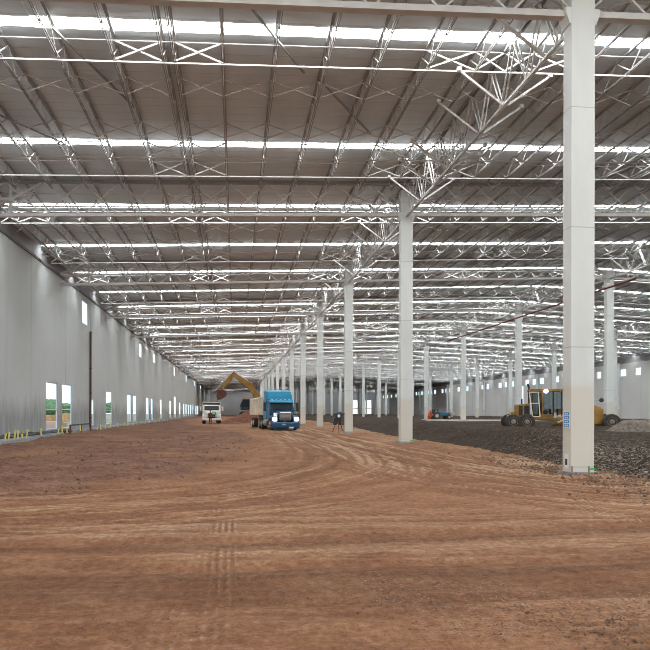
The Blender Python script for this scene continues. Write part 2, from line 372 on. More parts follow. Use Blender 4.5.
def ground(x, y):
    h = 0.05 * (vnoise(x, y, 3.1, 1) - 0.5) + 0.035 * (vnoise(x, y, 1.1, 2) - 0.5) + 0.018 * (vnoise(x, y, 0.35, 3) - 0.5) + 0.014 * (vnoise(x, y, 0.09, 5) - 0.5)
    dry = 0.30 + 0.45 * (vnoise(x, y, 4.5, 4) - 0.5) + 0.25 * np.clip((x - 1) / 8, 0, 1) * np.clip((16 - y) / 8, 0, 1)
    damp = np.zeros(x.shape)
    for n_, P in enumerate(PATHS):
        d, off, al = track(x, y, P)
        wide = 3.6 if n_ < 3 else (.55, .95)[n_ - 3]
        k = np.clip((wide - d) / (2.2 if n_ < 3 else .4), 0, 1)
        g = 0.7 * (vnoise(off * 1.0, al * 0.015 + 7 * n_, 0.075, 20 + n_) - 0.5) + 0.5 * (vnoise(off, al * 0.02, 0.22, 30 + n_) - 0.5)
        h = h + k * (0.075 if n_ < 3 else 0.05) * g - k * (0.012 if n_ < 3 else 0.04)
        dry = dry + k * (1.45 * g + (0.06 if n_ < 3 else -0.22)); damp = np.maximum(damp, k * (0.62 + 1.4 * g)) if n_ > 2 else np.maximum(damp, k * np.clip(-2.4 * g, 0, .75))
    # scraped streaks running across the yard
    st = vnoise(x * 0.05 + 0.15 * vnoise(x, y, 3.0, 61), y + 0.04 * x, 0.13, 60) - 0.5 + 0.7 * (vnoise(x * 0.04, y + 0.04 * x, 0.42, 62) - 0.5)
    k = np.clip((13 - y) / 3, 0, 1) * np.clip((y - 4.2) / 1.0, 0, 1)
    h = h + 0.03 * k * st; dry = dry + 0.40 * k * st; damp = np.maximum(damp, np.clip(-1.0 * k * st - .12, 0, .5))
    # tyre treads pressed across the yard: ribs running lengthwise
    for f0, sl, wd, ya, yb in ((-0.14, -0.004, 0.17, 3.0, 14), (-0.52, 0.012, 0.12, 3.0, 9.5), (-8.6, 0.95, 0.36, 4.4, 8.2), (-10.2, 0.95, 0.36, 5.4, 9.0), (5.2, 0.12, 0.3, 8.0, 11.5)):
        u = (x - f0 - sl * (y - (4 if sl < .5 else 3.2))) / math.hypot(1, sl); m = (np.abs(u) < wd) & (y > ya) & (y < yb)
        rib = np.cos(u * 2 * np.pi / 0.085) * np.clip(2.2 * vnoise(x, y, 0.7, 66) - 0.4, 0, 1.2)
        h = h + np.where(m, 0.010 * rib - 0.004, 0); dry = dry + np.where(m, 0.05 + 0.28 * rib, 0); damp = np.maximum(damp, np.where(m, -0.4 * rib, 0))
    lim = np.interp(y, [0, 9, 11.3, 13.4, 16, 24, 37, 60, 80, 120, 400], [-12, -9, -4.3, -2.8, -0.9, 0.9, 1.6, 0.2, -5, -9, -10])
    loose = np.clip((lim - x) / 2.0 + 0.5, 0, 1) * np.clip(0.75 + 1.2 * (vnoise(x, y, 2.5, 8) - 0.5), 0, 1)
    h = h + loose * (0.10 * (vnoise(x, y, 0.5, 9) - 0.5) + 0.07 * (vnoise(x, y, 0.2, 10) - 0.5) + 0.03)
    grit = 0.15 + 0.5 * loose + 0.6 * np.clip((vnoise(x, y, 1.6, 11) - 0.55) * 4, 0, 1) * np.clip((7.5 - y) / 3, 0, 1)
    # rubble thrown up along the gravel's foot
    d, off, al = track(x, y, GRAVEL_EDGE)
    k = np.clip(1 - np.abs(d - 0.3) / 0.8, 0, 1)
    h = h + k * (0.06 + 0.16 * (vnoise(x, y, 0.4, 12) - 0.4)); grit = grit + 0.5 * k; dry = dry + 0.35 * k
    return h, dry, np.clip(loose, 0, 1), grit, damp
def grid_mesh(name, bands, hfun, m):
    V = []; Fc = []; A = []; n0 = 0
    for xs, ys in bands:
        X, Y = np.meshgrid(xs, ys); h, a, b, c, dm = hfun(X, Y)
        V.append(np.stack([X, Y, h], -1).reshape(-1, 3)); A.append(np.stack([a, b, c, dm], -1).reshape(-1, 4))
        nx, ny = len(xs), len(ys); i = np.arange(ny - 1)[:, None] * nx + np.arange(nx - 1)[None, :] + n0
        Fc.append(np.stack([i, i + 1, i + nx + 1, i + nx], -1).reshape(-1, 4)); n0 += nx * ny
    V = np.concatenate(V); Fc = np.concatenate(Fc); A = np.clip(np.concatenate(A), 0, 1)
    me = D.meshes.new(name); me.vertices.add(len(V)); me.vertices.foreach_set('co', V.astype(np.float32).ravel())
    me.loops.add(Fc.size); me.loops.foreach_set('vertex_index', Fc.astype(np.int32).ravel())
    me.polygons.add(len(Fc)); me.polygons.foreach_set('loop_start', np.arange(0, Fc.size, 4, dtype=np.int32)); me.polygons.foreach_set('loop_total', np.full(len(Fc), 4, np.int32))
    me.polygons.foreach_set('use_smooth', np.ones(len(Fc), bool))
    me.update(calc_edges=True); me.validate()
    at = me.attributes.new('soil', 'FLOAT_COLOR', 'POINT'); at.data.foreach_set('color', A.astype(np.float32).ravel())
    me.materials.append(m); o = D.objects.new(name, me); COL.objects.link(o); return o
ar = np.arange
floor = structure(grid_mesh('floor', [
    (ar(-12.8, 22.01, 0.4), ar(YB, 2.41, 0.4)),
    (ar(-8, 12.001, 0.022), ar(2.4, 11.205, 0.035)), (ar(-12.8, -7.9, 0.2), ar(2.4, 11.3, 0.2)), (ar(12, 22.1, 0.2), ar(2.4, 11.3, 0.2)),
    (ar(-12.8, 22.01, 0.09), ar(11.2, 30.05, 0.07)),
    (ar(-12.8, 22.01, 0.2), ar(30, 62.2, 0.2)),
    (ar(-12.8, 22.01, 0.9), ar(62, YE + 1, 1.2)), (ar(22, XR + 2, 2.0), ar(YB, YE + 2, 4.0))], ground, M['soil']))

def plateau(x, y):
    d, off, al = track(x, y, GRAVEL_EDGE)
    ins = off                      # gravel lies on the far side of its edge
    ins = np.where(y < 20, np.abs(d) * np.sign(ins), ins)
    top = 0.42 + 0.10 * (vnoise(x, y, 4, 41) - 0.5) + 0.06 * (vnoise(x, y, 1.2, 42) - 0.5)
    k = np.clip(ins / 2.6, 0, 1); k = k * k * (3 - 2 * k)
    near = np.clip((30 - y) / 12, 0, 1)
    top = top + 0.30 * (vnoise(x * .22, y + .3 * x, 2.6, 47) - 0.5) * np.clip((y - 16) / 8, 0, 1) * np.clip((75 - y) / 20, 0, 1)
    h = -0.12 + k * (top + 0.12) + 0.10 * (vnoise(x, y, 0.33, 43) - 0.5) * np.clip(ins / 0.5, 0, 1) * (0.6 + 0.4 * near) + np.clip(ins / 0.2, 0, 1) * 0.08
    h = h + 0.09 * (vnoise(x, y, 0.17, 44) - 0.5) * near * np.clip(ins / 0.5, 0, 1)
    h = h + 0.36 * np.exp(-((ins - 2.6) / 1.15) ** 2) * np.clip((y - 19) / 5, 0, 1) * np.clip((70 - y) / 15, 0, 1) * (0.7 + 0.6 * vnoise(x, y, 2.2, 48))
    h = np.where(ins <= 0, -0.3, h)
    fine = np.clip((y - 17 - 0.25 * (x - 9)) / 9, 0, 1) * 0.95 + 0.5 * (vnoise(x, y, 3, 45) - 0.4)
    return h, fine, fine * 0, fine * 0, fine * 0
gr = grid_mesh('gravel', [
    (ar(8.8, 26.01, 0.1), ar(7, 34.05, 0.09)), (ar(26, XR, 0.35), ar(7, 34.1, 0.3)),
    (ar(8.8, 40, 0.25), ar(34, 75.1, 0.25)), (ar(40, XR, 0.9), ar(34, 75.3, 0.9)), (ar(8.8, XR, 1.6), ar(75, YE, 2.0))], plateau, M['gravel'])
tag(gr, 'raised bed of dark crushed gravel behind the column with blue notice', 'gravel', kind='stuff')

def pebbles(name, spots, label, cat, m):
    b = MB()
    for x, y, z, r in spots:
        q = [(random.uniform(.6, 1.2) * r, random.uniform(.6, 1.2) * r, random.uniform(.5, .9) * r)][0]
        b.ball((x, y, z), q, 6, 4, 0.25)
    o = b.build(name, m); return tag(o, label, cat, kind='stuff')
sp_ = []
while len(sp_) < 1500:
    i = random.randrange(0, 46); p = GRAVEL_EDGE[i]; x = p[0] + random.gauss(0, 0.6); y = p[1] + random.gauss(-0.1, 0.6)
    if 6.5 < y < 46: sp_.append((x, y, 0.04 + random.uniform(0, .05), random.uniform(0.012, 0.036) * (1.8 if random.random() < .08 else 1)))
pebbles('rubble', sp_, 'loose stones strewn along the foot of the gravel bed', 'rubble', M['stone'])
sp_ = []
while len(sp_) < 1500:
    x = random.uniform(-12.3, 2); y = random.uniform(11, 45); lim = np.interp(y, [11.3, 13.4, 16, 24, 37, 60], [-4.3, -2.8, -0.9, 0.9, 1.6, 0.2])
    if x < lim + random.gauss(-.4, .5): sp_.append((x, y, 0.03, random.uniform(0.012, 0.045) * (1.8 if random.random() < .1 else 1)))
pebbles('clods', sp_, 'dark clods of loose soil lying before the wall with tall windows', 'clods', M['stone'])
sp_ = []
for cx_, cy_, n_, sx, sy in ((*px(425, 604), 170, .30, .12), (*px(600, 618), 300, .30, .25), (*px(640, 642), 200, .3, .2), (*px(500, 625), 70, .7, .35), (*px(390, 590), 120, .5, .2), (*px(140, 632), 140, .5, .25), (*px(620, 590), 120, .5, .2)):
    for _ in range(n_):
        y = random.gauss(cy_, sy)
        if y > 3.4: sp_.append((random.gauss(cx_, sx), y, 0.0, random.uniform(0.004, 0.011) * (1.7 if random.random() < .08 else 1)))
pebbles('pebbles', sp_, 'small pebbles pressed into the dry red soil closest to the viewer', 'pebbles', M['stone'])

# ---------------------------------------------------------------- walls, windows, roof
def holes_boxes(u0, u1, v0, v1, rects):
    us = sorted({u0, u1, *[r[0] for r in rects], *[r[1] for r in rects]})
    for a, b in zip(us[:-1], us[1:]):
        cuts = sorted((r[2], r[3]) for r in rects if r[0] <= a + 1e-6 and r[1] >= b - 1e-6); v = v0
        for c, d in cuts:
            if c > v + 1e-6: yield a, b, v, c
            v = max(v, d)
        if v < v1: yield a, b, v, v1
zof = lambda y, Yw, X: HC + (HY - y) * (Yw * CP + X * SP) / F
wins_left = []
for xa, xb, ya, yb in ((46, 57.5, 383, 431), (62, 72, 385, 429), (90.6, 94.2, 400, 427.5), (106, 112, 392, 425), (127, 131.3, 395, 422), (133, 136.6, 396, 422),
                       (146, 149, 398, 420), (151, 153, 399, 420), (160, 162, 400, 419), (169.5, 171.3, 401, 418), (174, 176, 397, 417), (179, 180.6, 403, 417),
                       (183.2, 184.5, 404, 416.5), (185.6, 186.8, 404, 416.5), (188, 189, 405, 416), (190.4, 191.3, 405, 416), (192.6, 193.4, 405, 416), (195.5, 196.6, 406, 415.5), (197.4, 198.4, 406, 415.5),
                       (82, 88, 302, 325), (138.8, 142, 344, 357.5), (153, 155.5, 354, 363), (173.6, 175.2, 367, 376), (185.6, 186.8, 375, 382), (194, 194.9, 381, 386), (200, 200.8, 385, 389)):
    a, b = pxwall(xa, XL), pxwall(xb, XL); m_ = (a + b) / 2
    wins_left.append((a, b, max(0.35, zof(yb, m_, XL)), zof(ya, m_, XL)))
wl = MB()
for a, b, c, d in holes_boxes(YB, YE, -0.3, 11.62, wins_left): wl.box((XL - 0.06, (a + b) / 2, (c + d) / 2), (0.12, b - a, d - c))
structure(wl.build('wall_left', M['wall']))
up = MB(); up.prism([(YB, 11.6), (YE, 11.6), (YE, roof(XL) + 0.1), (YB, roof(XL) + 0.1)], 'x', XL - 0.22, XL - 0.17)
structure(up.build('trim_1', M['wallend']))
ft = MB(); ft.box((XL + 0.03, (YB + YE) / 2, 11.56), (0.1, YE - YB, 0.16)); structure(ft.build('trim_2', mat('dark_edge_angle', (0.10, 0.10, 0.10), 0.6)))
XW = XR
wins_right = []
for xa, xb in ((635, 641), (620, 626), (596.5, 601), (555, 559)):
    a, b = sorted((pxwall(xa, XW), pxwall(xb, XW))); wins_right.append((a, b, 8.55, 9.95))
Yw = 150.0
while Yw < YE - 4:
    for o_ in (0, 4.1, 8.1): wins_right.append((Yw + o_, Yw + o_ + 2.3, 8.5, 9.95))
    Yw += BAY
a, b = sorted((pxwall(521, XW), pxwall(523.3, XW))); wins_right.append((a, b, 3.4, 8.4))
wr = MB()
for a, b, c, d in holes_boxes(YB, YE, -0.3, 11.0, wins_right): wr.box((XW + 0.12, (a + b) / 2, (c + d) / 2), (0.24, b - a, d - c))
structure(wr.build('wall_right', M['wall2']))
up = MB(); up.prism([(YB, 10.9), (YE, 10.9), (YE, roof(XW) + 0.1), (YB, roof(XW) + 0.1)], 'x', XW + 0.17, XW + 0.22)
structure(up.build('trim_3', M['wallend']))
doors_end = [(61.2, 65.0, 0.6, 7.9), (68.2, 72.0, 0.6, 7.9)]
we = MB()
for a, b, c, d in holes_boxes(XL, XW, -0.3, 12.4, doors_end): we.box(((a + b) / 2, YE + 0.12, (c + d) / 2), (b - a, 0.24, d - c))
we.prism([(XL, 12.4), (XW, 12.4), (XW, roof(XW)), (RIDGE, roof(RIDGE)), (XL, roof(XL))], 'y', YE, YE + 0.24)
structure(we.build('wall_back', M['wallend']))
wf = MB(); wf.prism([(XL, 10.6), (XW, 10.6), (XW, roof(XW)), (RIDGE, roof(RIDGE)), (XL, roof(XL))], 'y', YB - 0.24, YB)   # unseen end, opened to let in extra daylight; wall only overhead
for x_ in (XL + .4, X1, RIDGE, X1 + 2 * W, XW - .4): wf.box((x_, YB - .12, 5.15), (.8, .24, 10.9))
structure(wf.build('wall_front', M['wallend']))
nwin = 0
for X, lst, sgn in ((XL, wins_left, -1), (XW, wins_right, 1)):
    for a, b, c, d in lst:
        nwin += 1; f = MB(); xx = X + sgn * 0.08; t_ = 0.06
        for y_ in (a + t_ / 2, b - t_ / 2): f.box((xx, y_, (c + d) / 2), (0.06, t_, d - c))
        for z_ in (c + t_ / 2, d - t_ / 2): f.box((xx, (a + b) / 2, z_), (0.06, b - a - 2 * t_, t_))
        if d - c > 3: f.box((xx, (a + b) / 2, c + (d - c) * 0.42), (0.07, b - a - 2 * t_, 0.06))
        fo = structure(f.build('window_%d' % nwin, M['frame']))
        g = MB(); g.box((xx, (a + b) / 2, (c + d) / 2), (0.012, b - a - 2 * t_, d - c - 2 * t_)); g.build('pane', M['pane'], fo)
for i, (a, b, c, d) in enumerate(doors_end):
    f = MB(); f.box((a + .08, YE + .12, (c + d) / 2), (.16, .2, d - c)); f.box((b - .08, YE + .12, (c + d) / 2), (.16, .2, d - c))
    f.box(((a + b) / 2, YE + .12, d - .08), (b - a - .32, .2, .16)); f.box(((a + b) / 2, YE + .12, 3.6), (b - a - .32, .2, .5))
    structure(f.build('door_%d' % (i + 1), M['frame']))

# roof: sheets with slots, a translucent strip in every slot
sky_at = [gline(k) + f_ * BAY for k in list(range(-2, 12)) + [18] for f_ in (0.238, 0.738)] + [gline(k) + 0.5 * BAY for k in (13, 15, 17)]  # lone mid-bay strips in the far bays are added to brighten that end
sky_at.sort()
HW = 0.27
edges = [YB - 0.3]
for s_ in sky_at: edges += [s_ - HW, s_ + HW]
edges.append(YE + 0.3)
cb = MB()
for a, b in zip(edges[0::2], edges[1::2]):
    for xa, xb in ((XL - 0.3, RIDGE), (RIDGE, XW + 0.3)):
        n_ = 12
        for i in range(n_):
            p, q = xa + (xb - xa) * i / n_, xa + (xb - xa) * (i + 1) / n_
            cb.add([(p, a, roof(p)), (q, a, roof(q)), (q, b, roof(q)), (p, b, roof(p))], [(3, 2, 1, 0)])
ceil = structure(cb.build('ceiling', M['roof']))
so = ceil.modifiers.new('sheet', 'SOLIDIFY'); so.thickness = 0.03; so.offset = 1.0
sk_n = 0
for s_ in sky_at:
    k_ = round((s_ - Y0) / BAY - 0.5)
    lab = ('bright skylight strip at roof top, %s from the viewer' % ORD[sk_n - 4]) if sk_n >= 4 else None
    b = MB()
    for xa, xb in ((XL + 0.25, RIDGE), (RIDGE, XW - 0.25)):
        n_ = 26
        for i in range(n_):
            p, q = xa + (xb - xa) * i / n_, xa + (xb - xa) * (i + 1) / n_
            z0, z1 = roof(p) + 0.035, roof(q) + 0.035
            b.add([(p, s_ - HW - .05, z0), (q, s_ - HW - .05, z1), (q, s_ + HW + .05, z1), (p, s_ + HW + .05, z0)], [(3, 2, 1, 0)])
    o = b.build('skylight', M['skylight']); sk_n += 1
    tag(o, lab or 'bright skylight strip across the roof over the viewer', 'skylight', 'skylight strips across the roof')
    if lab is None: o['label'] = 'bright skylight strip behind the viewer, %s from the blank wall' % ORD[sk_n - 1]

# ---------------------------------------------------------------- columns
def column_parts():
    t_ = thing('column', 'x', 'column')
    b = MB(); b.box((0.0, 0, 6.4), (0.64, 0.42, 13.2)); b.build('shaft', M['column'], t_, 0.02)
    b = MB(); b.prism([(-.36, 11.45), (-.46, 11.72), (-.46, 11.86), (.46, 11.86), (.46, 11.72), (.36, 11.45)], 'y', -0.20, 0.20); b.build('corbel', M['column'], t_, 0.01)
    b = MB(); b.box((0.0, 0, 0.02), (0.82, 0.6, 0.16)); b.build('footing', M['concrete'], t_)
    return t_
col0 = column_parts(); first = True
ROWNAME = {0: 'front row beside the lorry', 1: 'second row standing in the gravel', 2: 'third row standing in the gravel'}
for r in range(3):
    for k in range(0, NB):
        x, y = X1 + r * W, gline(k)
        if r == 1 and k < 2 or r == 2 and k < 4: continue
        z = 0.0 if r == 0 else 0.15
        if r == 0 and k == 0: lab = 'tall white column with a blue notice on its side, closest to the viewer'
        elif r == 0 and k == 1: lab = 'tall white column at the corner of the gravel bed, second of the front row'
        elif r == 0 and k == 2: lab = 'white column beside the black tripod instrument, third of the front row'
        else: lab = 'white column, %s from the viewer in the %s' % (ORD[k - (0 if r == 0 else 2 if r == 1 else 4)], ROWNAME[r])
        if first: o = col0; o.location = (x, y, z); first = False; o['label'] = lab
        else: o = dup(col0, (x, y, z), lab)
        o['group'] = 'white roof columns'
    # pilasters against the far long wall
for k in range(2, NB):
    b = MB(); b.box((0, 0, 5.4), (0.5, 0.5, 11.4)); 
    if k == 2: pil = b.mesh('pilaster', M['column'])
    o = D.objects.new('pilaster', pil); COL.objects.link(o); o.location = (XW - 0.27, gline(k), 0)
    tag(o, 'white wall column against the pale wall, %s from the viewer' % ORD[k - 2], 'column', 'wall columns along the pale wall')
# bits on the first two columns
nt_ = thing('notice_sheet', 'blue printed notice taped to the side of the closest column', 'notice', (X1 - 0.325, Y0 - 0.01, 1.42))
b = MB(); b.box((0, 0, 0), (0.006, 0.30, 0.42)); b.build('sheet', M['paper'], nt_)
for i in range(4):
    b = MB(); b.box((-0.005, 0, 0.15 - i * 0.1), (0.006, 0.25, 0.082)); b.build('blue_panel', M['blueink'], nt_)
    b = MB()
    for j in range(2): b.box((-0.010, -0.05 + j * 0.10, 0.15 - i * 0.1), (0.004, 0.05, 0.045))
    b.build('pictogram', M['paper'], nt_)
nt_ = thing('electrical_tag', 'small white label with a black square low on the closest column', 'label', (X1 - 0.325, Y0 - 0.02, 0.36))
b = MB(); b.box((0, 0, 0), (0.006, 0.2, 0.36)); b.build('sheet', M['paper'], nt_)
b = MB(); b.box((-0.005, 0.01, -0.02), (0.006, 0.1, 0.16)); b.build('black_square', M['dark'], nt_)
b = MB(); b.box((X1 + 0.25, Y0 - 0.215, 0.17), (0.16, 0.008, 0.05)); tag(b.build('paint_mark', M['green']), 'green spray mark at the foot of the closest column', 'paint mark')
b = MB(); b.box((X1 + 0.25, gline(1) - 0.215, 0.14), (0.14, 0.008, 0.05)); tag(b.build('paint_mark', M['green']), 'green spray mark at the foot of the second column', 'paint mark')
for i, (dx, dy, hh) in enumerate(((-0.36, -0.36, .26), (0.08, -0.38, .25), (-0.47, 0.0, .22), (0.47, -0.30, .24))):
    b = MB(); b.bar((X1 + dx, Y0 + dy, -0.08), (X1 + dx, Y0 + dy, hh), 0.035); 
    tag(b.build('wooden_peg', M['pegwood']), 'short wooden peg at the foot of the closest column, %s' % ('at its lit corner', 'before its middle', 'on its notice side', 'by the green mark')[i], 'peg', 'pegs round the closest column')

# ---------------------------------------------------------------- roof steel
JL = BAY - 0.5; JD = 0.70
def zig(b, n_, L, d, w, y_of=lambda t_: t_):
    for i in range(n_):
        a, m_, c = i * L / n_, (i + .5) * L / n_, (i + 1) * L / n_
        b.bar((0, a, -0.04), (0, m_, -d), w); b.bar((0, m_, -d), (0, c, -0.04), w)
def joist_meshes():
    t_ = MB(); t_.bar((-.025, 0, -.04), (-.025, JL, -.04), .045, .06); t_.bar((.025, 0, -.04), (.025, JL, -.04), .045, .06)
    b_ = MB(); b_.bar((-.03, .6, -JD), (-.03, JL - .6, -JD), .022, .05); b_.bar((.03, .6, -JD), (.03, JL - .6, -JD), .022, .05)
    w_ = MB(); zig(w_, 10, JL, JD, 0.028)
    return t_.mesh('top_chord', M['chord']), b_.mesh('bottom_chord', M['chord']), w_.mesh('lattice_web', M['steel'])
jm = joist_meshes()
P = 1.63
MID = [-W / 2 - 0.17, -W / 2 + 0.17]
offs = [-W / 2 + s_ * P * i for i in range(1, 7) for s_ in (-1, 1)] + MID
offs = sorted(o_ for o_ in offs)              # positions within a bay, measured back from its far row
def joist_sites():
    out = []
    for k in range(0, NB):
        for r in range(4):                  # bays: window wall>row 1, row1>row2, row2>row3, row3>pale wall
            for o_ in offs:
                x = X1 + r * W + o_
                if x < XL + 0.4 or x > XW - 0.3: continue
                y = gline(k) + 0.25; yc = y + JL * 0.6
                w_ = yc * CP + x * SP; u_ = x * CP - yc * SP
                sx = CX + F * u_ / w_; sy = HY - F * (roof(x) - .5 - HC) / w_
                far = (y + JL) * CP + x * SP; sx2 = CX + F * (x * CP - (y + JL) * SP) / far; sy2 = HY - F * (roof(x) - HC) / far
                vis = (-60 < sx < 710 or 0 < sx2 < 650) and sy2 > -10
                out.append((w_ if vis else 1e6, k, r, x, y, o_))
    return sorted(out)
sites = joist_sites()
def joist_label(k, r, o_):
    base = sorted(offs)
    if r == 0: n_ = len(base) - 1 - base.index(o_); where = 'from the front column row towards tall windows'
    else: n_ = base.index(o_); where = ('from the front', 'from the second', 'from the third')[r - 1] + ' column row over gravel'
    return 'lattice roof joist, %s %s, %s bay back' % (ORD[n_], where, ORD[k])
jroot = None; n_full = 150
for i, (w_, k, r, x, y, o_) in enumerate(sites[:300]):
    if i < n_full:
        o = D.objects.new('roof_joist', None); COL.objects.link(o); o.empty_display_size = 0.2
        for me in jm:
            c = D.objects.new(me.name, me); COL.objects.link(c); c.parent = o
    else:
        if i == n_full:
            jb = MB()
            for me in jm: jb.add([v.co for v in me.vertices], [tuple(p.vertices) for p in me.polygons])
            jall = jb.mesh('roof_joist', M['steel'])
        o = D.objects.new('roof_joist', jall); COL.objects.link(o)
    o.location = (x, y, roof(x) - 0.05); tag(o, joist_label(k, r, o_), 'roof joist', 'lattice roof joists')
# every joist farther off
V0 = []; F0 = []
b = MB(); b.bar((0, 0, -.04), (0, JL, -.04), .1, .08); b.bar((0, .6, -JD), (0, JL - .6, -JD), .09, .07); zig(b, 12, JL, JD, 0.045)
bv = np.array([tuple(v) for v in b.v]); bf = b.f
big = MB()
for w_, k, r, x, y, o_ in sites[300:]:
    if w_ > 9e5 and k < 2: continue
    if k < 0: continue
    big.add((bv + np.array([x, y, roof(x) - 0.05])).tolist(), bf)
def raw(b, name, m):
    me = D.meshes.new(name); me.from_pydata(b.v, [], b.f); me.update(); me.materials.append(m); o = D.objects.new(name, me); COL.objects.link(o); return o
tag(raw(big, 'roof_lattice', M['steel']), 'mass of white lattice joists in the distant roof', 'roof steel', kind='stuff')

# deep girders along the column rows, with kicker struts out to the joists
PL = [.10, .272, .40, .60, .715, .84]
GD = 1.80
def girder():
    t_ = MB(); t_.bar((-.05, 0.2, -.08), (-.05, BAY - .2, -.08), .035, .10); t_.bar((.05, 0.2, -.08), (.05, BAY - .2, -.08), .035, .10)
    b_ = MB(); b_.bar((-.035, 0.2, -GD), (-.035, BAY - .2, -GD), .035, .09); b_.bar((.035, 0.2, -GD), (.035, BAY - .2, -GD), .035, .09)
    w_ = MB(); n_ = 9; L = BAY - .4
    for sx in (-.07, .07):
        for i in range(n_):
            a, m_, c = .2 + i * L / n_, .2 + (i + .5) * L / n_, .2 + (i + 1) * L / n_
            w_.bar((sx, a, -.1), (sx * .8, m_, -GD), .042); w_.bar((sx * .8, m_, -GD), (sx, c, -.1), .042)
    ks = []
    for f_ in PL:
        k_ = MB()
        for s_ in (-1, 1):
            k_.bar((s_ * .1, f_ * BAY, -GD), (s_ * 1.55, f_ * BAY, -JD - .08), .07); k_.box((s_ * 1.55, f_ * BAY, -JD - .05), (.14, .14, .12))
        ks.append(k_.mesh('kicker_strut', M['steel']))
    return t_.mesh('top_chord', M['chord']), b_.mesh('bottom_chord', M['steel']), w_.mesh('lattice_web', M['steel']), ks
gt, gb, gw, gk = girder()
for r in range(3):
    for k in range(0, NB):
        if r == 1 and k < 1 or r == 2 and k < 3: continue
        o = thing('roof_girder', 'deep lattice girder over the %s column row, %s bay back' % (('front', 'second', 'third')[r], ORD[k]), 'roof girder', (X1 + r * W, gline(k), roof(X1 + r * W) - .05), 0, 'deep roof girders on column rows')
        for me in [gt, gb, gw] + (gk if k < 9 else []):
            c = D.objects.new(me.name, me); COL.objects.link(c); c.parent = o

# cross trusses on every column line
def cross_truss(r):
    xa = XL + .05 if r == 0 else X1 + (r - 1) * W + .12; xb = X1 + r * W - .12 if r < 3 else XW - .05
    zc = lambda x: roof(x) - 0.05
    t_ = MB(); t_.bar((xa, 0, zc(xa) - .08), (xb, 0, zc(xb) - .08), .2, .14)
    b_ = MB(); b_.bar((xa, 0, zc(xa) - GD + .1), (xb, 0, zc(xb) - GD + .1), .22, .16)
    w_ = MB(); n_ = 12
    for i in range(n_):
        p, q = xa + (xb - xa) * i / n_, xa + (xb - xa) * (i + 1) / n_
        w_.bar((p, -.05, zc(p) - .1), (q, -.05, zc(q) - GD + .1), .05); w_.bar((p, .05, zc(p) - GD + .1), (q, .05, zc(q) - .1), .05)
    e_ = MB()
    if r == 0:                              # stout bracing where it lands on the window wall
        e_.box((XL + 1.15, 0, 11.72), (2.2, .42, .14)); e_.bar((XL + .2, 0, 11.8), (XL + 2.1, 0, zc(XL + 2.1) - .1), .13); e_.bar((XL + 2.1, 0, 11.75), (XL + 3.6, 0, zc(XL + 3.6) - .1), .11)
        e_.bar((XL + .3, 0, 11.75), (XL + 2.3, 2.6, 12.0), .09); e_.bar((XL + .3, 0, 11.75), (XL + 2.3, -2.6, 12.0), .09); e_.bar((XL + 2.1, 0, 12.5), (XL + 2.1, 0, 10.9), .12)
    if r == 3: return None
    return t_.mesh('top_chord', M['chord']), b_.mesh('bottom_chord', M['steel']), w_.mesh('lattice_web', M['steel']), (e_.mesh('end_bracket', M['steel']) if r == 0 else None)
BAYN = ('between tall windows and front columns', 'between front and second column rows', 'between second and third column rows')
for r in range(3):
    ms = cross_truss(r)
    for k in range(0, NB):
        if r == 2 and k < 2: continue
        o = thing('cross_truss', 'cross truss on the %s column line %s' % (ORD[k], BAYN[r]), 'roof truss', (0, gline(k) - (0.3 if k == NB else 0), 0), 0, 'cross trusses on column lines')
        for me in ms:
            if me is None: continue
            c = D.objects.new(me.name, me); COL.objects.link(c); c.parent = o
# bridging lines between the joists
def bridging(r, strong):
    xs = sorted([X1 + r * W + o_ for o_ in offs] + [X1 + r * W, X1 + (r - 1) * W])
    xs = [x for x in xs if XL + .1 < x < XW]
    if r == 0: xs = [XL + .1] + xs
    rods = []; br = []; zc = lambda x: roof(x) - .05
    if strong:
        for dz in (-.1, -JD - .05):
            rods.append(MB())
            for a, b in zip(xs[:-1], xs[1:]): rods[-1].bar((a, 0, zc(a) + dz), (b, 0, zc(b) + dz), .05 if dz < -.5 else .03)
    for i, (a, b) in enumerate(zip(xs[:-1], xs[1:])):
        if b - a < .5: continue
        m_ = (a + b) / 2 - (X1 + (r - 1) * W)
        if strong and not (m_ < 3.0 or m_ > W - 3.0 or abs(m_ - W / 2) < 2.0): continue
        wd = .048 if strong else .032
        x_ = MB(); br.append(x_); x_.bar((a, .02, zc(a) - .1), (b, .02, zc(b) - JD), wd); x_.bar((a, -.02, zc(a) - JD), (b, -.02, zc(b) - .1), wd)
    return [q.mesh('bridging_rod', M['steel']) for q in rods] + [q.mesh('cross_brace', M['steel']) for q in br]
FAR = MB(); BR = {(r, s_): bridging(r, s_) for r in range(3) for s_ in (True, False)}
PLN = ('first', 'second', 'third', 'fourth', 'fifth', 'sixth')
for r in range(3):
    for k in range(0, NB):
        if r == 2 and k < 2: continue
        for n_, f_ in enumerate(PL):
            ms = BR[(r, n_ not in (2, 3))]; y = gline(k) + f_ * BAY
            if k < 5:
                o = thing('joist_bridging', '%s bracing line crossing the joists %s, %s bay back' % (PLN[n_], BAYN[r], ORD[k]), 'bracing', (0, y, 0), 0, 'bracing lines across the joists')
                for me in ms:
                    if me: c = D.objects.new(me.name, me); COL.objects.link(c); c.parent = o
            else:
                for me in ms:
                    if me: FAR.add([(v.co.x, v.co.y + y, v.co.z) for v in me.vertices], [tuple(p.vertices) for p in me.polygons])
tag(raw(FAR, 'bracing_lattice', M['steel']), 'mass of thin white bracing among the distant roof joists', 'roof steel', kind='stuff')
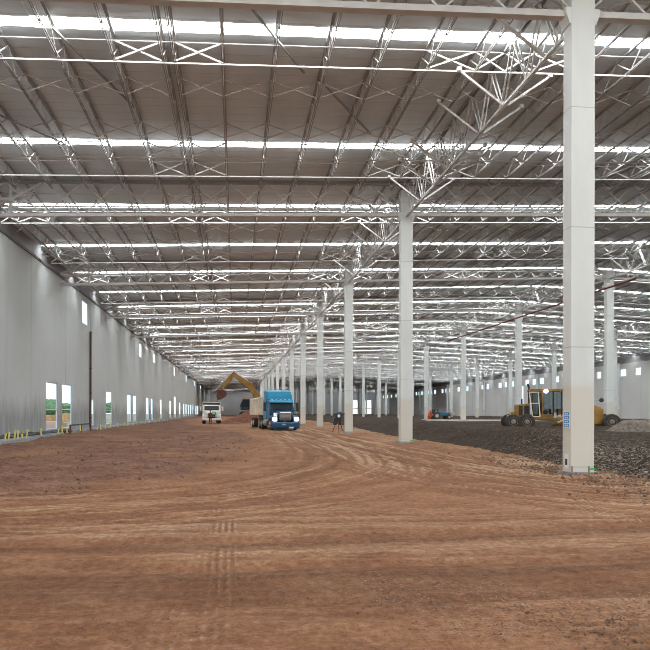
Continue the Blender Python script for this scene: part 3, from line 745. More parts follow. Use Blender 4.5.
# sloping flat stays under the roof, here and there
for i, (xa, ya, xb, yb) in enumerate(((-.28, Y0 + 1.4, 2.3, Y0 + 6.2), (3.0, Y0 + 6.8, 5.6, Y0 + 11), (-10.2, Y0 + 7.6, -6.9, Y0 + 12.6), (-5.3, Y0 + 4.0, -3.7, Y0 + 9.0))):
    b = MB(); b.bar((xa, ya, roof(xa) - .2), (xb, yb, roof(xb) - .2), .06)
    tag(b.build('diagonal_stay', M['chord']), ('long slanting stay under the roof above the blue lorry', 'slanting stay under the roof near the front column row', 'slanting stay under the roof beside the wall with tall windows', 'slanting stay under the roof near the paired joists')[i], 'roof stay', 'slanting stays under the roof')
# red sprinkler main and brown downpipe
b = MB(); b.cyl((28.0, gline(1) + 10, 11.05), (28.0, gline(4), 11.05), 0.075, n=8); tag(b.build('sprinkler_pipe', M['redpipe']), 'dark red pipe hung below the roof over the gravel', 'pipe')
yp = pxwall(89.4, XL)
dp = thing('downpipe', 'brown downpipe on the window wall beside a narrow window', 'pipe', (XL + 0.10, yp, 0))
b = MB(); b.cyl((0, 0, 0), (0, 0, zof(332, yp, XL)), 0.09, n=10); b.build('pipe', M['brownpipe'], dp)
for z_ in (1.0, 3.2, 5.4):
    b = MB(); b.cyl((0, 0, z_), (0, 0, z_ + .08), 0.12, n=10); b.build('clamp', M['iron'], dp)

# ---------------------------------------------------------------- foot of the window wall
kb = MB()
for y_, y2 in ((20, 38), (38.3, 47)):
    w2 = 1.9 if y_ < 30 else 1.1
    kb.box((XL + w2 / 2, (y_ + y2) / 2, 0.05), (w2, y2 - y_, 0.22))
structure(kb.build('trim_4', M['concrete']))
b = MB(); b.box((XL + .35, 84, 0.06), (0.7, 74, 0.18)); structure(b.build('trim_5', M['concrete']))
b = MB()
for i in range(16):
    y_ = 36 + i * 0.95; b.ball((XL + .55 + random.uniform(-.1, .1), y_, .17), (.35, .7, .14 + random.uniform(0, .06)), 8, 5, .2)
tag(b.build('tarpaulin', M['tarp']), 'black tarpaulin lying along the foot of the wall with tall windows', 'tarpaulin')
fr_ = thing('form_rail', 'dark timber rail on posts in front of the downpipe', 'rail', (XL + 1.2, pxwall(70, XL + 1.2), 0))
ln = pxwall(91, XL + 1.2) - pxwall(70, XL + 1.2)
b = MB(); b.bar((0, 0, .62), (0, ln, .62), .08, .1); b.build('rail', M['iron'], fr_)
for i in range(3):
    b = MB(); b.bar((0, .1 + i * (ln - .2) / 2, -.1), (0, .1 + i * (ln - .2) / 2, .66), .1); b.build('post', M['rust'], fr_)
caps = [5, 8, 14, 17.5, 23, 26, 41.5, 58, 62, 67, 81, 97, 101, 106, 110, 118, 124, 128, 133, 137, 141, 146, 150, 155, 158, 160, 164, 168, 172, 176, 181]
pin = None
for i, x in enumerate(caps):
    X = XL + (1.35 if i < 11 else 1.9) + random.uniform(-.2, .2); y = pxwall(x, X)
    lab = 'yellow-capped dowel stake, %s from the viewer along the window wall' % ORD[i]
    tall = .46
    if pin is None:
        pin = thing('dowel_stake', lab, 'stake', (X, y, 0.0), 0, 'yellow-capped dowel stakes')
        b = MB(); b.cyl((0, 0, -.1), (0, 0, .30), .02, n=8); b.build('dowel', M['rust'], pin)
        b = MB(); b.lathe((0, 0, .12), (0, 0, 1), [(0, .045), (.25, .038), (.34, .06), (.38, .035)], 10); b.build('cap', M['capyellow'], pin); o = pin
    else: o = dup(pin, (X, y, 0.0), lab); o.scale = (1, 1, random.uniform(.75, 1.3))
    o.rotation_euler = (random.uniform(-.15, .15), random.uniform(-.15, .15), 0)
# outdoors, beyond the windows
b = MB(); b.add([(XL, YB, -.16), (XR, YB, -.16), (XR, YE, -.16), (XL, YE, -.16)], [(0, 1, 2, 3)]); structure(b.build('floor_base', M['soil']))
b = MB(); b.add([(-400, -150, -.5), (XL - .3, -150, -.5), (XL - .3, 600, -.5), (-400, 600, -.5)], [(0, 1, 2, 3)]); structure(b.build('ground_outside', M['meadow']))
b = MB(); b.add([(XW + .3, -150, -.5), (400, -150, -.5), (400, 600, -.5), (XW + .3, 600, -.5)], [(0, 1, 2, 3)]); structure(b.build('ground_outside', M['meadow']))
b = MB(); b.add([(XL - .3, -150, -.32), (XW + .3, -150, -.32), (XW + .3, YB, -.32), (XL - .3, YB, -.32)], [(0, 1, 2, 3)]); structure(b.build('ground_outside', M['meadow']))
b = MB(); b.add([(XL - .3, YE + .3, -.5), (XW + .3, YE + .3, -.5), (XW + .3, 600, -.5), (XL - .3, 600, -.5)], [(0, 1, 2, 3)]); structure(b.build('ground_outside', M['meadow']))
def tree(loc, r, h, lab):
    t_ = thing('tree', lab, 'tree', loc, 0, 'trees beyond the windows')
    b = MB(); b.cyl((0, 0, -.6), (0, 0, h * .5), .25, .15, 8); b.build('trunk', M['bark'], t_)
    b = MB()
    for i in range(9): b.ball((random.uniform(-.5, .5) * r, random.uniform(-.5, .5) * r, h * .6 + random.uniform(-.25, .3) * h), (r * .6, r * .6, h * .25), 10, 7, .18)
    b.build('crown', M['leaf'], t_)
def through(x, X): return pxwall(x, X)
tree((-42, through(50.5, -42), -.5), 5, 4.6, 'green tree seen through the tall window farthest from the lorry')
tree((-75, through(66, -75), -.5), 7, 5.6, 'green tree seen through the second tall window of the pair')
tree((-90, through(110, -90), -.5), 9, 8.0, 'green tree seen through the single tall window past the downpipe')
for i, (x, X, s_, m_, lab) in enumerate(((49, -30, (2.2, 5, 1.3), 'pallet', 'orange stack of timber outside, seen through the first tall window'), (66, -34, (3, 6, 1.5), 'pallet', 'orange stack of timber outside, seen through the second tall window'), (53, -22, (2, 5, .7), 'pinkbrick', 'low pink block wall outside, seen through the first tall window'))):
    b = MB(); b.box((0, 0, s_[2] / 2), s_); b.box((0, 0, s_[2] + .1), (s_[0] * .8, s_[1] * .7, .2))
    o = b.build('timber_stack' if m_ == 'pallet' else 'block_wall', M[m_], None, .04); o.location = (X, pxwall(x, X), -.5); tag(o, lab, 'stack' if m_ == 'pallet' else 'low wall')

# ---------------------------------------------------------------- people
def person(name, label, loc, rz, joints, edges, rad, top_m, leg_m, hat=None, head=(0, 0, 1.62), scale=1.0):
    root = D.objects.new(name, None); COL.objects.link(root); root.location = loc; root.rotation_euler = (0, 0, rz); root.scale = (scale,) * 3; tag(root, label, 'person')
    keys = list(joints); me = D.meshes.new('body'); me.from_pydata([joints[k] for k in keys], [(keys.index(a), keys.index(b)) for a, b in edges], [])
    body = D.objects.new('body', me); COL.objects.link(body); body.parent = root
    sk = body.modifiers.new('skin', 'SKIN'); sv = me.skin_vertices[0].data
    for i, k in enumerate(keys): sv[i].radius = rad[k]; sv[i].use_root = (k == 'pelvis')
    su = body.modifiers.new('smooth', 'SUBSURF'); su.levels = 1; su.render_levels = 2
    # one body; clothes told apart by height
    t = NT(name + '_clothes'); geo_ = t.n('ShaderNodeTexCoord').outputs['Object']
    z = t.n('ShaderNodeSeparateXYZ', {0: geo_}).outputs[2]
    c = t.mix(t.math('GREATER_THAN', z, joints['pelvis'][2] + 0.02), leg_m, top_m)
    c = t.mix(t.math('GREATER_THAN', z, joints['neck'][2] + 0.035), c, (0.36, 0.19, 0.12))
    t.set(t.b, 'Base Color', c); t.set(t.b, 'Roughness', 0.85); me.materials.append(t.m)
    hx, hy, hz = head
    b = MB(); b.ball((hx, hy + .01, hz + .05), (.093, .108, .085), 12, 7); b.build('hair' if hat is None else 'helmet', hat or M['dark'], root, smooth=True)
    return root
STAND = dict(pelvis=(0, 0, .95), waist=(0, 0, 1.1), chest=(0, 0, 1.32), neck=(0, -.01, 1.50), head=(0, -.02, 1.60), top=(0, -.02, 1.70),
             shl=(.19, 0, 1.42), ell=(.25, .02, 1.15), wrl=(.25, -.06, .92), hal=(.25, -.09, .83), shr=(-.19, 0, 1.42), elr=(-.25, .02, 1.15), wrr=(-.25, -.06, .92), har=(-.25, -.09, .83),
             hil=(.10, 0, .90), knl=(.11, -.02, .50), anl=(.12, .02, .09), tol=(.13, -.14, .04), hir=(-.10, 0, .90), knr=(-.11, -.02, .50), anr=(-.12, .02, .09), tor=(-.13, -.14, .04))
EDG = [('pelvis', 'waist'), ('waist', 'chest'), ('chest', 'neck'), ('neck', 'head'), ('head', 'top'), ('chest', 'shl'), ('shl', 'ell'), ('ell', 'wrl'), ('wrl', 'hal'), ('chest', 'shr'), ('shr', 'elr'), ('elr', 'wrr'), ('wrr', 'har'),
       ('pelvis', 'hil'), ('hil', 'knl'), ('knl', 'anl'), ('anl', 'tol'), ('pelvis', 'hir'), ('hir', 'knr'), ('knr', 'anr'), ('anr', 'tor')]
RADS = dict(pelvis=(.15, .11), waist=(.14, .10), chest=(.16, .11), neck=(.055, .06), head=(.08, .09), top=(.06, .07), shl=(.07, .07), ell=(.05, .05), wrl=(.036, .036), hal=(.04, .03), shr=(.07, .07), elr=(.05, .05), wrr=(.036, .036), har=(.04, .03),
            hil=(.095, .095), knl=(.065, .065), anl=(.045, .045), tol=(.04, .035), hir=(.095, .095), knr=(.065, .065), anr=(.045, .045), tor=(.04, .035))
SIT = dict(STAND, pelvis=(0, 0, .10), waist=(0, .02, .26), chest=(0, .0, .48), neck=(0, -.02, .66), head=(0, -.04, .76), top=(0, -.04, .86), shl=(.19, 0, .58), ell=(.24, -.12, .36), wrl=(.18, -.34, .38), hal=(.15, -.42, .41),
           shr=(-.19, 0, .58), elr=(-.24, -.12, .36), wrr=(-.18, -.34, .38), har=(-.15, -.42, .41), hil=(.10, -.03, .08), knl=(.13, -.42, .12), anl=(.13, -.46, -.28), tol=(.13, -.6, -.32), hir=(-.10, -.03, .08), knr=(-.13, -.42, .12), anr=(-.13, -.46, -.28), tor=(-.13, -.6, -.32))
SQUAT = dict(STAND, pelvis=(0, .10, .42), waist=(0, .04, .55), chest=(0, -.10, .74), neck=(0, -.20, .90), head=(0, -.25, .98), top=(0, -.27, 1.07), shl=(.19, -.12, .84), ell=(.24, -.30, .62), wrl=(.2, -.48, .50), hal=(.18, -.56, .46),
             shr=(-.19, -.12, .84), elr=(-.24, -.30, .62), wrr=(-.2, -.48, .50), har=(-.18, -.56, .46), hil=(.11, .06, .40), knl=(.19, -.30, .48), anl=(.17, .02, .09), tol=(.18, -.14, .04), hir=(-.11, .06, .40), knr=(-.19, -.30, .48), anr=(-.17, .02, .09), tor=(-.18, -.14, .04))
p = px(210.3, 424.6)
person('person', 'person in a maroon jacket and dark trousers standing before the white tipper', (p[0], p[1], 0), .2, STAND, EDG, RADS, (0.16, 0.03, 0.026), (0.02, 0.022, 0.035), head=(0, -.02, 1.65))

# ---------------------------------------------------------------- vehicles
def wheel(parent, x, y, r, wd, hub, name='wheel', hubr=.55):
    b = MB(); b.lathe((x - wd / 2, y, r), (1, 0, 0), [(0, r * .6), (0.02, r * .93), (wd * .18, r), (wd * .82, r), (wd - .02, r * .93), (wd, r * .6)], 24)
    o = b.build(name, M['tyre'], parent, smooth=False)
    s_ = 1 if x > 0 else -1
    b = MB(); b.lathe((x + s_ * wd / 2, y, r), (s_, 0, 0), [(-.04, r * hubr), (.02, r * hubr), (.03, r * hubr * .8), (-.02, r * hubr * .5), (.06, r * .25), (.09, r * .1)], 18); b.build('hub', hub, o)
    return o
# -- blue road tractor with its cream tipping trailer
fx, fy = px(286, 430.4)
YAW = math.radians(7.5)
lo = thing('semi_truck', 'blue bonneted lorry with lit headlamps facing the viewer', 'truck', (fx, fy, 0), YAW)
b = MB(); b.prism([(0.45, .95), (.32, 1.45), (.45, 1.62), (1.9, 1.82), (1.9, .95)], 'x', -.72, .72); b.build('bonnet', M['bluedark'], lo, .08)
for s_ in (-1, 1):
    b = MB(); b.prism([(.18, .62), (.10, .95), (.28, 1.16), (.9, 1.30), (1.5, 1.22), (1.78, .9), (1.78, .62), (1.6, .62), (1.45, .95), (1.15, 1.1), (.85, 1.08), (.62, .9), (.55, .62)], 'x', s_ * .66, s_ * 1.22); b.build('front_mudguard', M['bluedark'], lo, .05)
    b = MB(); b.prism([(.10, .80), (.06, .93), (.10, 1.08), (.24, 1.12), (.24, .80)], 'x', s_ * .78, s_ * 1.14); b.build('headlamp', M['lamp'], lo, .03)
    wheel(lo, s_ * 1.05, 1.12, .52, .30, M['chrome'])
    b = MB(); b.bar((s_ * 1.18, 2.25, 2.35), (s_ * 1.45, 2.15, 2.35), .04); b.bar((s_ * 1.18, 2.25, 1.75), (s_ * 1.45, 2.15, 1.75), .04); b.box((s_ * 1.50, 2.12, 2.05), (.2, .14, .78)); b.build('mirror', M['dark'], lo)
    b = MB(); b.cyl((s_ * 1.12, 4.55, .9), (s_ * 1.12, 4.55, 3.5), .08, n=12); b.build('exhaust_stack', M['chrome'], lo, smooth=True)
    b = MB(); b.cyl((s_ * 1.02, 2.4, .62), (s_ * 1.02, 4.2, .62), .32, n=18); b.build('fuel_tank', M['chrome'], lo)
    for y_ in (5.3, 6.6): wheel(lo, s_ * 1.0, y_, .52, .5, M['chrome'])
b = MB(); b.prism([(-.02, .14), (-.08, .3), (-.08, .62), (.02, .74), (.3, .74), (.3, .14)], 'x', -1.22, 1.22); b.build('bumper', M['bluedark'], lo, .05)
b = MB(); b.prism([(.36, .80), (.27, .86), (.24, 1.48), (.34, 1.62), (.5, 1.62), (.5, .80)], 'x', -.52, .52); go = b.build('grille', M['chrome'], lo, .03)
b = MB()
for i in range(6): b.box((0, .235, .93 + i * .105), (.9, .03, .045))
b.build('grille_bar', M['iron'], go)
b = MB(); b.box((.45, -.09, .24), (.42, .02, .14)); b.build('number_plate', M['paper'], lo)
b = MB(); b.box((-.2, -.09, .5), (.3, .02, .1)); b.build('bumper_badge', M['chrome'], lo)
b = MB(); b.prism([(1.75, .8), (1.75, 1.78), (2.25, 2.62), (2.7, 2.68), (3.0, 2.68), (3.0, .8)], 'x', -1.12, 1.12); b.build('cab', M['bluedark'], lo, .06)
b = MB(); b.prism([(1.735, 1.86), (2.09, 2.47), (2.22, 2.44), (1.86, 1.83)], 'x', -.98, .98); b.build('windscreen', M['glass'], lo)
b = MB(); b.prism([(2.03, 2.50), (1.90, 2.42), (1.92, 2.50), (2.2, 2.68), (2.3, 2.62)], 'x', -1.10, 1.10); b.build('sun_visor', M['blue'], lo, .02)
for i in range(5):
    b = MB(); b.box((-.8 + i * .4, 2.35, 2.72), (.14, .12, .08)); b.build('marker_lamp', M['cream'], lo, .02)
b = MB(); b.prism([(2.55, 2.62), (2.75, 3.05), (3.15, 3.45), (3.9, 3.62), (4.5, 3.62), (4.5, .85), (3.0, .85), (3.0, 2.62)], 'x', -1.20, 1.20); b.build('sleeper', M['blue'], lo, .16)
b = MB(); b.prism([(2.62, 2.75), (2.82, 3.02), (3.05, 3.22), (3.09, 3.18), (2.86, 2.97), (2.66, 2.72)], 'x', -.72, .72); b.build('fairing_panel', mat('light_blue_lorry_paint', (0.03, .30, .52), .3), lo)
for s_ in (-1, 1):
    b = MB(); b.prism([(2.1, 1.9), (2.32, 2.42), (2.85, 2.45), (2.85, 1.9)], 'x', s_ * 1.105, s_ * 1.135); b.build('side_window', M['glass'], lo)
    b = MB(); b.prism([(3.4, 2.1), (3.4, 2.5), (4.1, 2.5), (4.1, 2.1)], 'x', s_ * 1.19, s_ * 1.215); b.build('sleeper_window', M['glass'], lo)
b = MB(); b.box((-.88, .30, 1.36), (.34, .05, .32)); b.build('white_badge', M['paper'], lo, .02)
b = MB(); b.box((0, 5.2, .78), (.9, 4.4, .24)); b.build('chassis', M['iron'], lo)
b = MB(); b.cyl((0, 5.95, .9), (0, 5.95, 1.05), .45, n=16); b.build('fifth_wheel', M['iron'], lo)
R = Matrix.Rotation(YAW, 4, 'Z')
tp = R @ Vector((0, 5.95, 0)); YT = math.radians(5.0)
tr_ = thing('tipper_trailer', 'cream ribbed tipping trailer coupled behind the blue lorry', 'trailer', (fx + tp.x, fy + tp.y, 0), YT)
b = MB()
y0, y1 = -.9, 7.6
b.box((-1.22, (y0 + y1) / 2, 2.1), (.06, y1 - y0, 1.6)); b.box((1.22, (y0 + y1) / 2, 2.1), (.06, y1 - y0, 1.6)); b.box((0, y0, 2.1), (2.4, .06, 1.6)); b.box((0, y1, 2.1), (2.4, .06, 1.6)); b.box((0, (y0 + y1) / 2, 1.33), (2.4, y1 - y0, .08))
b.build('tub', M['cream'], tr_)
for s_ in (-1, 1):
    for i in range(8):
        b = MB(); b.box((s_ * 1.33, y0 + .15 + i * (y1 - y0 - .3) / 7, 2.1), (.18, .22, 1.62)); b.build('side_rib', M['cream'], tr_, .02)
    b = MB(); b.box((s_ * 1.28, (y0 + y1) / 2, 2.94), (.16, y1 - y0, .12)); b.build('top_rail', M['cream'], tr_)
    for y_ in (5.6, 6.85): wheel(tr_, s_ * 1.0, y_, .5, .5, M['cream'])
b = MB(); b.box((0, 3.3, 1.15), (1.0, 8.2, .26)); b.build('chassis', M['iron'], tr_)
b = MB(); b.ball((0, 3.3, 2.55), (1.1, 4.0, .55), 14, 8, .08); tag(b.build('soil_load', M['reddirt']), 'red soil filling the cream trailer', 'soil'); D.objects['soil_load'].location = tr_.location; D.objects['soil_load'].rotation_euler = tr_.rotation_euler
D.objects['soil_load']['kind'] = 'stuff'
sd = thing('person', 'x', 'person'); D.objects.remove(sd)
# -- white tipper facing the viewer
wx, wy = px(211.8, 424.2)
wt = thing('dump_truck', 'white tipper lorry with green sign on its bonnet, facing the viewer', 'truck', (wx, wy, 0), math.radians(3))
b = MB(); b.prism([(.25, .9), (.18, 1.45), (.3, 1.62), (1.35, 1.74), (1.35, .9)], 'x', -.85, .85); b.build('bonnet', M['white'], wt, .08)
for s_ in (-1, 1):
    b = MB(); b.prism([(.12, .65), (.06, .95), (.3, 1.22), (1.1, 1.26), (1.45, .9), (1.45, .62), (1.3, .7), (1.0, 1.0), (.6, 1.0), (.4, .65)], 'x', s_ * .7, s_ * 1.22); b.build('front_mudguard', M['white'], wt, .04)
    wheel(wt, s_ * 1.05, .82, .53, .32, M['white']); 
    b = MB(); b.cyl((s_ * .95, .08, 1.0), (s_ * .95, .16, 1.0), .12, n=14); b.build('headlamp', M['chrome'], wt)
    b = MB(); b.bar((s_ * 1.1, 1.5, 2.2), (s_ * 1.42, 1.4, 2.2), .04); b.box((s_ * 1.45, 1.38, 2.0), (.2, .08, .6)); b.build('mirror', M['white'], wt)
    for y_ in (4.6, 5.9): wheel(wt, s_ * .98, y_, .53, .52, M['white'])
b = MB(); b.box((0, 0, .62), (2.4, .22, .28)); b.build('bumper', M['white'], wt, .04)
b = MB(); b.box((0, .17, 1.16), (.9, .06, .4)); b.build('grille', M['iron'], wt)
b = MB(); b.box((.28, .13, 1.42), (.62, .03, .42)); gsn = b.build('green_sign', mat('green_enamel', (.03, .30, .16), .5), wt)
b = MB(); b.box((.28, .11, 1.45), (.40, .02, .10)); b.box((.28, .11, 1.33), (.30, .02, .05)); b.build('sign_lettering', M['paper'], gsn)
b = MB(); b.prism([(1.3, .8), (1.3, 1.72), (1.62, 2.45), (1.75, 2.52), (2.6, 2.52), (2.6, .8)], 'x', -1.15, 1.15); b.build('cab', M['white'], wt, .07)
b = MB(); b.prism([(1.31, 1.80), (1.58, 2.38), (1.62, 2.35), (1.36, 1.78)], 'x', -.95, .95); b.build('windscreen', M['glass'], wt)
b = MB(); b.prism([(2.8, 1.1), (2.8, 2.75), (1.9, 2.75), (1.9, 2.84), (6.9, 2.84), (7.2, 1.1)], 'x', -1.22, 1.22); b.build('tipping_body', M['cream'], wt, .03)
b = MB(); b.box((0, 1.88, 2.66), (2.3, .06, .22)); b.build('headboard_lip', M['iron'], wt)
b = MB(); b.box((0, 3.9, .8), (.9, 6.4, .26)); b.build('chassis', M['iron'], wt)
# -- heap of red soil and excavator
def mound(name, c, r, h, m, label, cat, n=30, seed=3, flat=0.0):
    b = MB(); V = []; Q = []; rr = np.random.default_rng(seed); ph = rr.random(6) * 6.28
    for i in range(n + 1):
        for j in range(n + 1):
            u, v = 2 * i / n - 1, 2 * j / n - 1; d = math.hypot(u, v)
            k = max(0.0, 1 - d); k = min(k, 1 - flat) / (1 - flat)
            z = h * k * (1 + .18 * math.sin(5 * u + ph[0]) * math.sin(4 * v + ph[1])) + (.06 * h * (rr.random() - .5) if k > 0 else 0)
            V.append((c[0] + u * r[0], c[1] + v * r[1], c[2] + z - 0.06)); 
    for i in range(n):
        for j in range(n): q = i * (n + 1) + j; Q.append((q, q + n + 1, q + n + 2, q + 1))
    b.add(V, Q); o = b.build(name, m, smooth=True); return tag(o, label, cat, kind='stuff')
hx, hy = px(246, 423.4)
mound('soil_heap', (hx + .9, hy + 1.5, 0), (4.6, 4.0), 1.9, M['reddirt'], 'heap of dug red soil beside the cream trailer', 'soil heap', flat=.2)
hx2, hy2 = px(226, 424)
mound('soil_heap', (hx2 + .5, hy2, 0), (2.6, 1.6), .5, M['reddirt'], 'low spill of red soil beside the white tipper', 'soil heap', seed=5)
ey = hy + 6.5; ex = 2.75
ex_ = thing('excavator', 'yellow tracked excavator reaching its bucket over the white tipper', 'excavator', (ex, ey, 0.75), 0)
# faces -X (towards the tipper); local x forward = -x
for s_ in (-1, 1):
    b = MB(); pr = [(-1.9, .05), (-2.15, .35), (-2.05, .75), (-1.7, .92), (1.7, .92), (2.05, .75), (2.15, .35), (1.9, .05)]; b.prism(pr, 'y', s_ * 1.0 - .3, s_ * 1.0 + .3); tk = b.build('track', M['iron'], ex_, .04)
    for i in range(5):
        b = MB(); b.cyl((-1.5 + i * .75, s_ * 1.32, .42), (-1.5 + i * .75, s_ * 1.36, .42), .22, n=12); b.build('roller', M['rust'], tk)
b = MB(); b.box((0, 0, .9), (1.6, 1.6, .4)); b.build('undercarriage', M['iron'], ex_)
b = MB(); b.prism([(-1.3, 1.1), (-1.3, 1.9), (0, 2.1), (2.0, 2.1), (2.4, 1.8), (2.4, 1.1)], 'y', -1.3, 1.3); b.build('engine_house', M['yellow'], ex_, .08)
b = MB(); b.box((2.1, 0, 1.55), (.8, 2.6, .9)); b.build('counterweight', M['iron'], ex_, .12)
b = MB()
b.prism([(-1.9, 1.1), (-1.98, 1.9), (-1.6, 2.75), (-.35, 2.75), (-.35, 1.1)], 'y', -1.35, -.35); cb_ = b.build('cab', M['dark'], ex_, .06)
b = MB(); b.prism([(-1.75, 1.55), (-1.8, 1.9), (-1.5, 2.6), (-.5, 2.6), (-.5, 1.55)], 'y', -1.37, -1.34); b.build('side_window', M['glass'], cb_)
b = MB(); b.box((-1.1, -.85, 2.80), (1.3, .95, .07)); b.build('cab_roof', M['yellow'], cb_, .02)
def at_px(x, y, dy):      # point of the boom on the machine's own plane, surveyed
    Yp = ey + dy; a = (x - CX) / F; X = Yp * (SP + a * CP) / (CP - a * SP); w_ = Yp * CP + X * SP
    return (X - ex, dy, HC + (HY - y) * w_ / F - .75)
A, Bk, Bp, Cc, Dd = at_px(260, 401, .15), at_px(251, 387, .15), at_px(233.5, 374.5, .15), at_px(219.5, 391.5, .15), at_px(222, 401, .15)
def slab_arm(pts, ws, th, name, m):
    b = MB(); top = []; bot = []
    for i, p_ in enumerate(pts):
        d = Vector(pts[min(i + 1, len(pts) - 1)]) - Vector(pts[max(0, i - 1)]); nrm = Vector((-d.z, 0, d.x)).normalized() * ws[i] / 2
        top.append(((Vector(p_) + nrm).x, (Vector(p_) + nrm).z)); bot.append(((Vector(p_) - nrm).x, (Vector(p_) - nrm).z))
    b.prism(top + bot[::-1], 'y', pts[0][1] - th / 2, pts[0][1] + th / 2); return b.build(name, m, ex_, .04)
A0 = (A[0] + .2, A[1], 1.6)
slab_arm([A0, tuple((Vector(A) * .5 + Vector(Bk) * .5)), Bk, tuple(Vector(Bk) * .5 + Vector(Bp) * .5), Bp], [.6, .75, .95, .8, .5], .5, 'boom', M['ochre'])
stk0 = tuple(Vector(Bp) + (Vector(Bp) - Vector(Cc)) * .10)
slab_arm([stk0, tuple(Vector(Bp) * .75 + Vector(Cc) * .25), Cc], [.45, .75, .35], .42, 'stick', M['ochre'])
b = MB(); b.cyl((A[0] - .3, .15, 1.7), tuple(Vector(Bk) + Vector((.25, 0, -.5))), .09, n=10); b.build('boom_ram', M['chrome'], ex_)
b = MB(); b.cyl(tuple(Vector(Bk) + Vector((-.2, 0, .5))), tuple(Vector(stk0) + Vector((.15, 0, .18))), .085, n=10); b.build('stick_ram', M['chrome'], ex_)
b = MB(); b.cyl(tuple(Vector(Bp) * .7 + Vector(Cc) * .3 + Vector((-.4, 0, .25))), tuple(Vector(Cc) + Vector((-.25, 0, .4))), .07, n=10); b.build('bucket_ram', M['chrome'], ex_)
b = MB(); cx_, cz_ = Cc[0], Cc[2]
b.prism([(cx_ - .35, cz_ + .2), (cx_ + .5, cz_ + .25), (cx_ + 1.15, cz_ - .35), (cx_ + .95, cz_ - .75), (cx_ + .2, cz_ - 1.2), (cx_ - .35, cz_ - 1.25), (cx_ - .45, cz_ - .6)], 'y', -.6, .9); bk = b.build('bucket', M['rust'], ex_, .05)
b = MB()
for i in range(5): b.bar((cx_ - .3, -.5 + i * .32, cz_ - 1.2), (cx_ - .42, -.5 + i * .32, cz_ - 1.55), .1, .06)
b.build('bucket_tooth', M['iron'], bk)
# -- motor grader on the gravel, facing right
gz = 0.42
gy = (F * (HC - gz) / (427.5 - HY))
gx0 = pxw = None
def grx(x, Yp): a = (x - CX) / F; return Yp * (SP + a * CP) / (CP - a * SP)
GYc = gy - 3.2
GYr = GYc + .9; gx0 = grx(509, GYr)
kk = 11.9
gd = thing('motor_grader', 'yellow motor grader with glazed cab standing on the gravel behind the column', 'grader', (gx0, GYr, gz - .05), math.radians(-14))
L_ = lambda xp: (grx(xp, GYc) - grx(509, GYc)) * .895        # survey mark to metres along the machine
gd.scale = (1, .92, .91)
def gwheel(x, y, r, wd, name='wheel'):
    b = MB(); b.lathe((x, y - wd / 2, r), (0, 1, 0), [(0, r * .55), (.03, r * .92), (wd * .2, r), (wd * .8, r), (wd - .03, r * .92), (wd, r * .55)], 22); o = b.build(name, M['tyre'], gd)
    s_ = -1 if y < 0 else 1
    b = MB(); b.lathe((x, y + s_ * wd / 2, r), (0, s_, 0), [(-.05, r * .55), (.01, r * .55), (-.03, r * .4), (.05, r * .2)], 16); b.build('hub', M['dusthub'], o)
for s_ in (-1, 1):
    for xp in (511, 525): gwheel(L_(xp), s_ * 1.0, .60, .40)
    gwheel(L_(609.5), s_ * .98, .62, .42)
    b = MB(); b.box((L_(518), s_ * .74, .62), (1.5, .16, .34)); b.build('tandem_case', M['ochre'], gd, .04)
b = MB(); b.prism([(L_(515.5), .95), (L_(515.5), 1.98), (L_(528), 2.10), (L_(530), 2.1), (L_(530), .95)], 'y', -.55, .55); b.build('engine_hood', M['yellow'], gd, .06)
b = MB(); b.box((L_(520), -.565, 1.5), (.28, .03, .8)); b.box((L_(526), -.565, 1.5), (.34, .03, .8)); b.build('hood_grille', M['iron'], gd)
b = MB(); b.prism([(L_(507.5), .6), (L_(507), 1.1), (L_(511), 1.15), (L_(511), 1.4), (L_(514), 1.4), (L_(516), .95), (L_(516), .6)], 'y', -.3, .3); b.build('ripper_bracket', M['yellow'], gd, .03)
b = MB(); b.cyl((L_(523), .2, 2.05), (L_(523), .2, 2.5), .06, n=10); b.build('air_intake', M['iron'], gd)
b = MB(); b.cyl((L_(530.5), .25, 2.0), (L_(530.5), .25, 3.5), .06, n=10); b.bar((L_(530.5), .25, 3.45), (L_(529), .25, 3.75), .13); b.build('exhaust_stack', M['dark'], gd)
# cab: posts, floor, roof, glass
xa, xb = L_(531), L_(562)
b = MB(); b.box(((xa + xb) / 2, 0, 3.18), (xb - xa + .15, 1.6, .20)); b.build('cab_roof', M['ochre'], gd, .04)
b = MB(); b.box(((xa + xb) / 2 - .3, 0, .98), (xb - xa - .6, 1.4, .42)); b.build('cab_floor', M['ochre'], gd, .03)
for x_, s_ in ((xa + .05, -1), (xa + .05, 1), (L_(542), -1), (L_(542), 1), (L_(553), -1), (L_(553), 1), (xb - .05, -1), (xb - .05, 1)):
    b = MB(); b.bar((x_, s_ * .72, 1.1), (x_, s_ * .74, 3.1), .10); b.build('cab_post', M['ochre'] if x_ < L_(550) else M['dark'], gd)
b = MB(); b.box(((L_(542) + xb) / 2, .73, 2.2), (xb - L_(542), .015, 1.7)); b.box((xb + .02, 0, 2.25), (.015, 1.4, 1.6)); b.box(((L_(543) + xb) / 2, -.73, 2.35), (xb - L_(543), .015, 1.4)); b.build('cab_window', M['cabglass'], gd)
dr = MB(); x_ = L_(530.2)
for p_, q_ in (((x_ - .18, -1.05, 3.0), (x_ + .05, -1.05, 1.05)), ((x_ + .42, -1.25, 3.0), (x_ + .55, -1.25, 1.0)), ((x_ - .18, -1.05, 3.0), (x_ + .42, -1.25, 3.0)), ((x_ + .05, -1.05, 1.05), (x_ + .55, -1.25, 1.0)), ((x_ - .05, -1.05, 2.1), (x_ + .5, -1.25, 2.1))):
    dr.bar(p_, q_, .07)
do = dr.build('cab_door', M['cream'], gd)
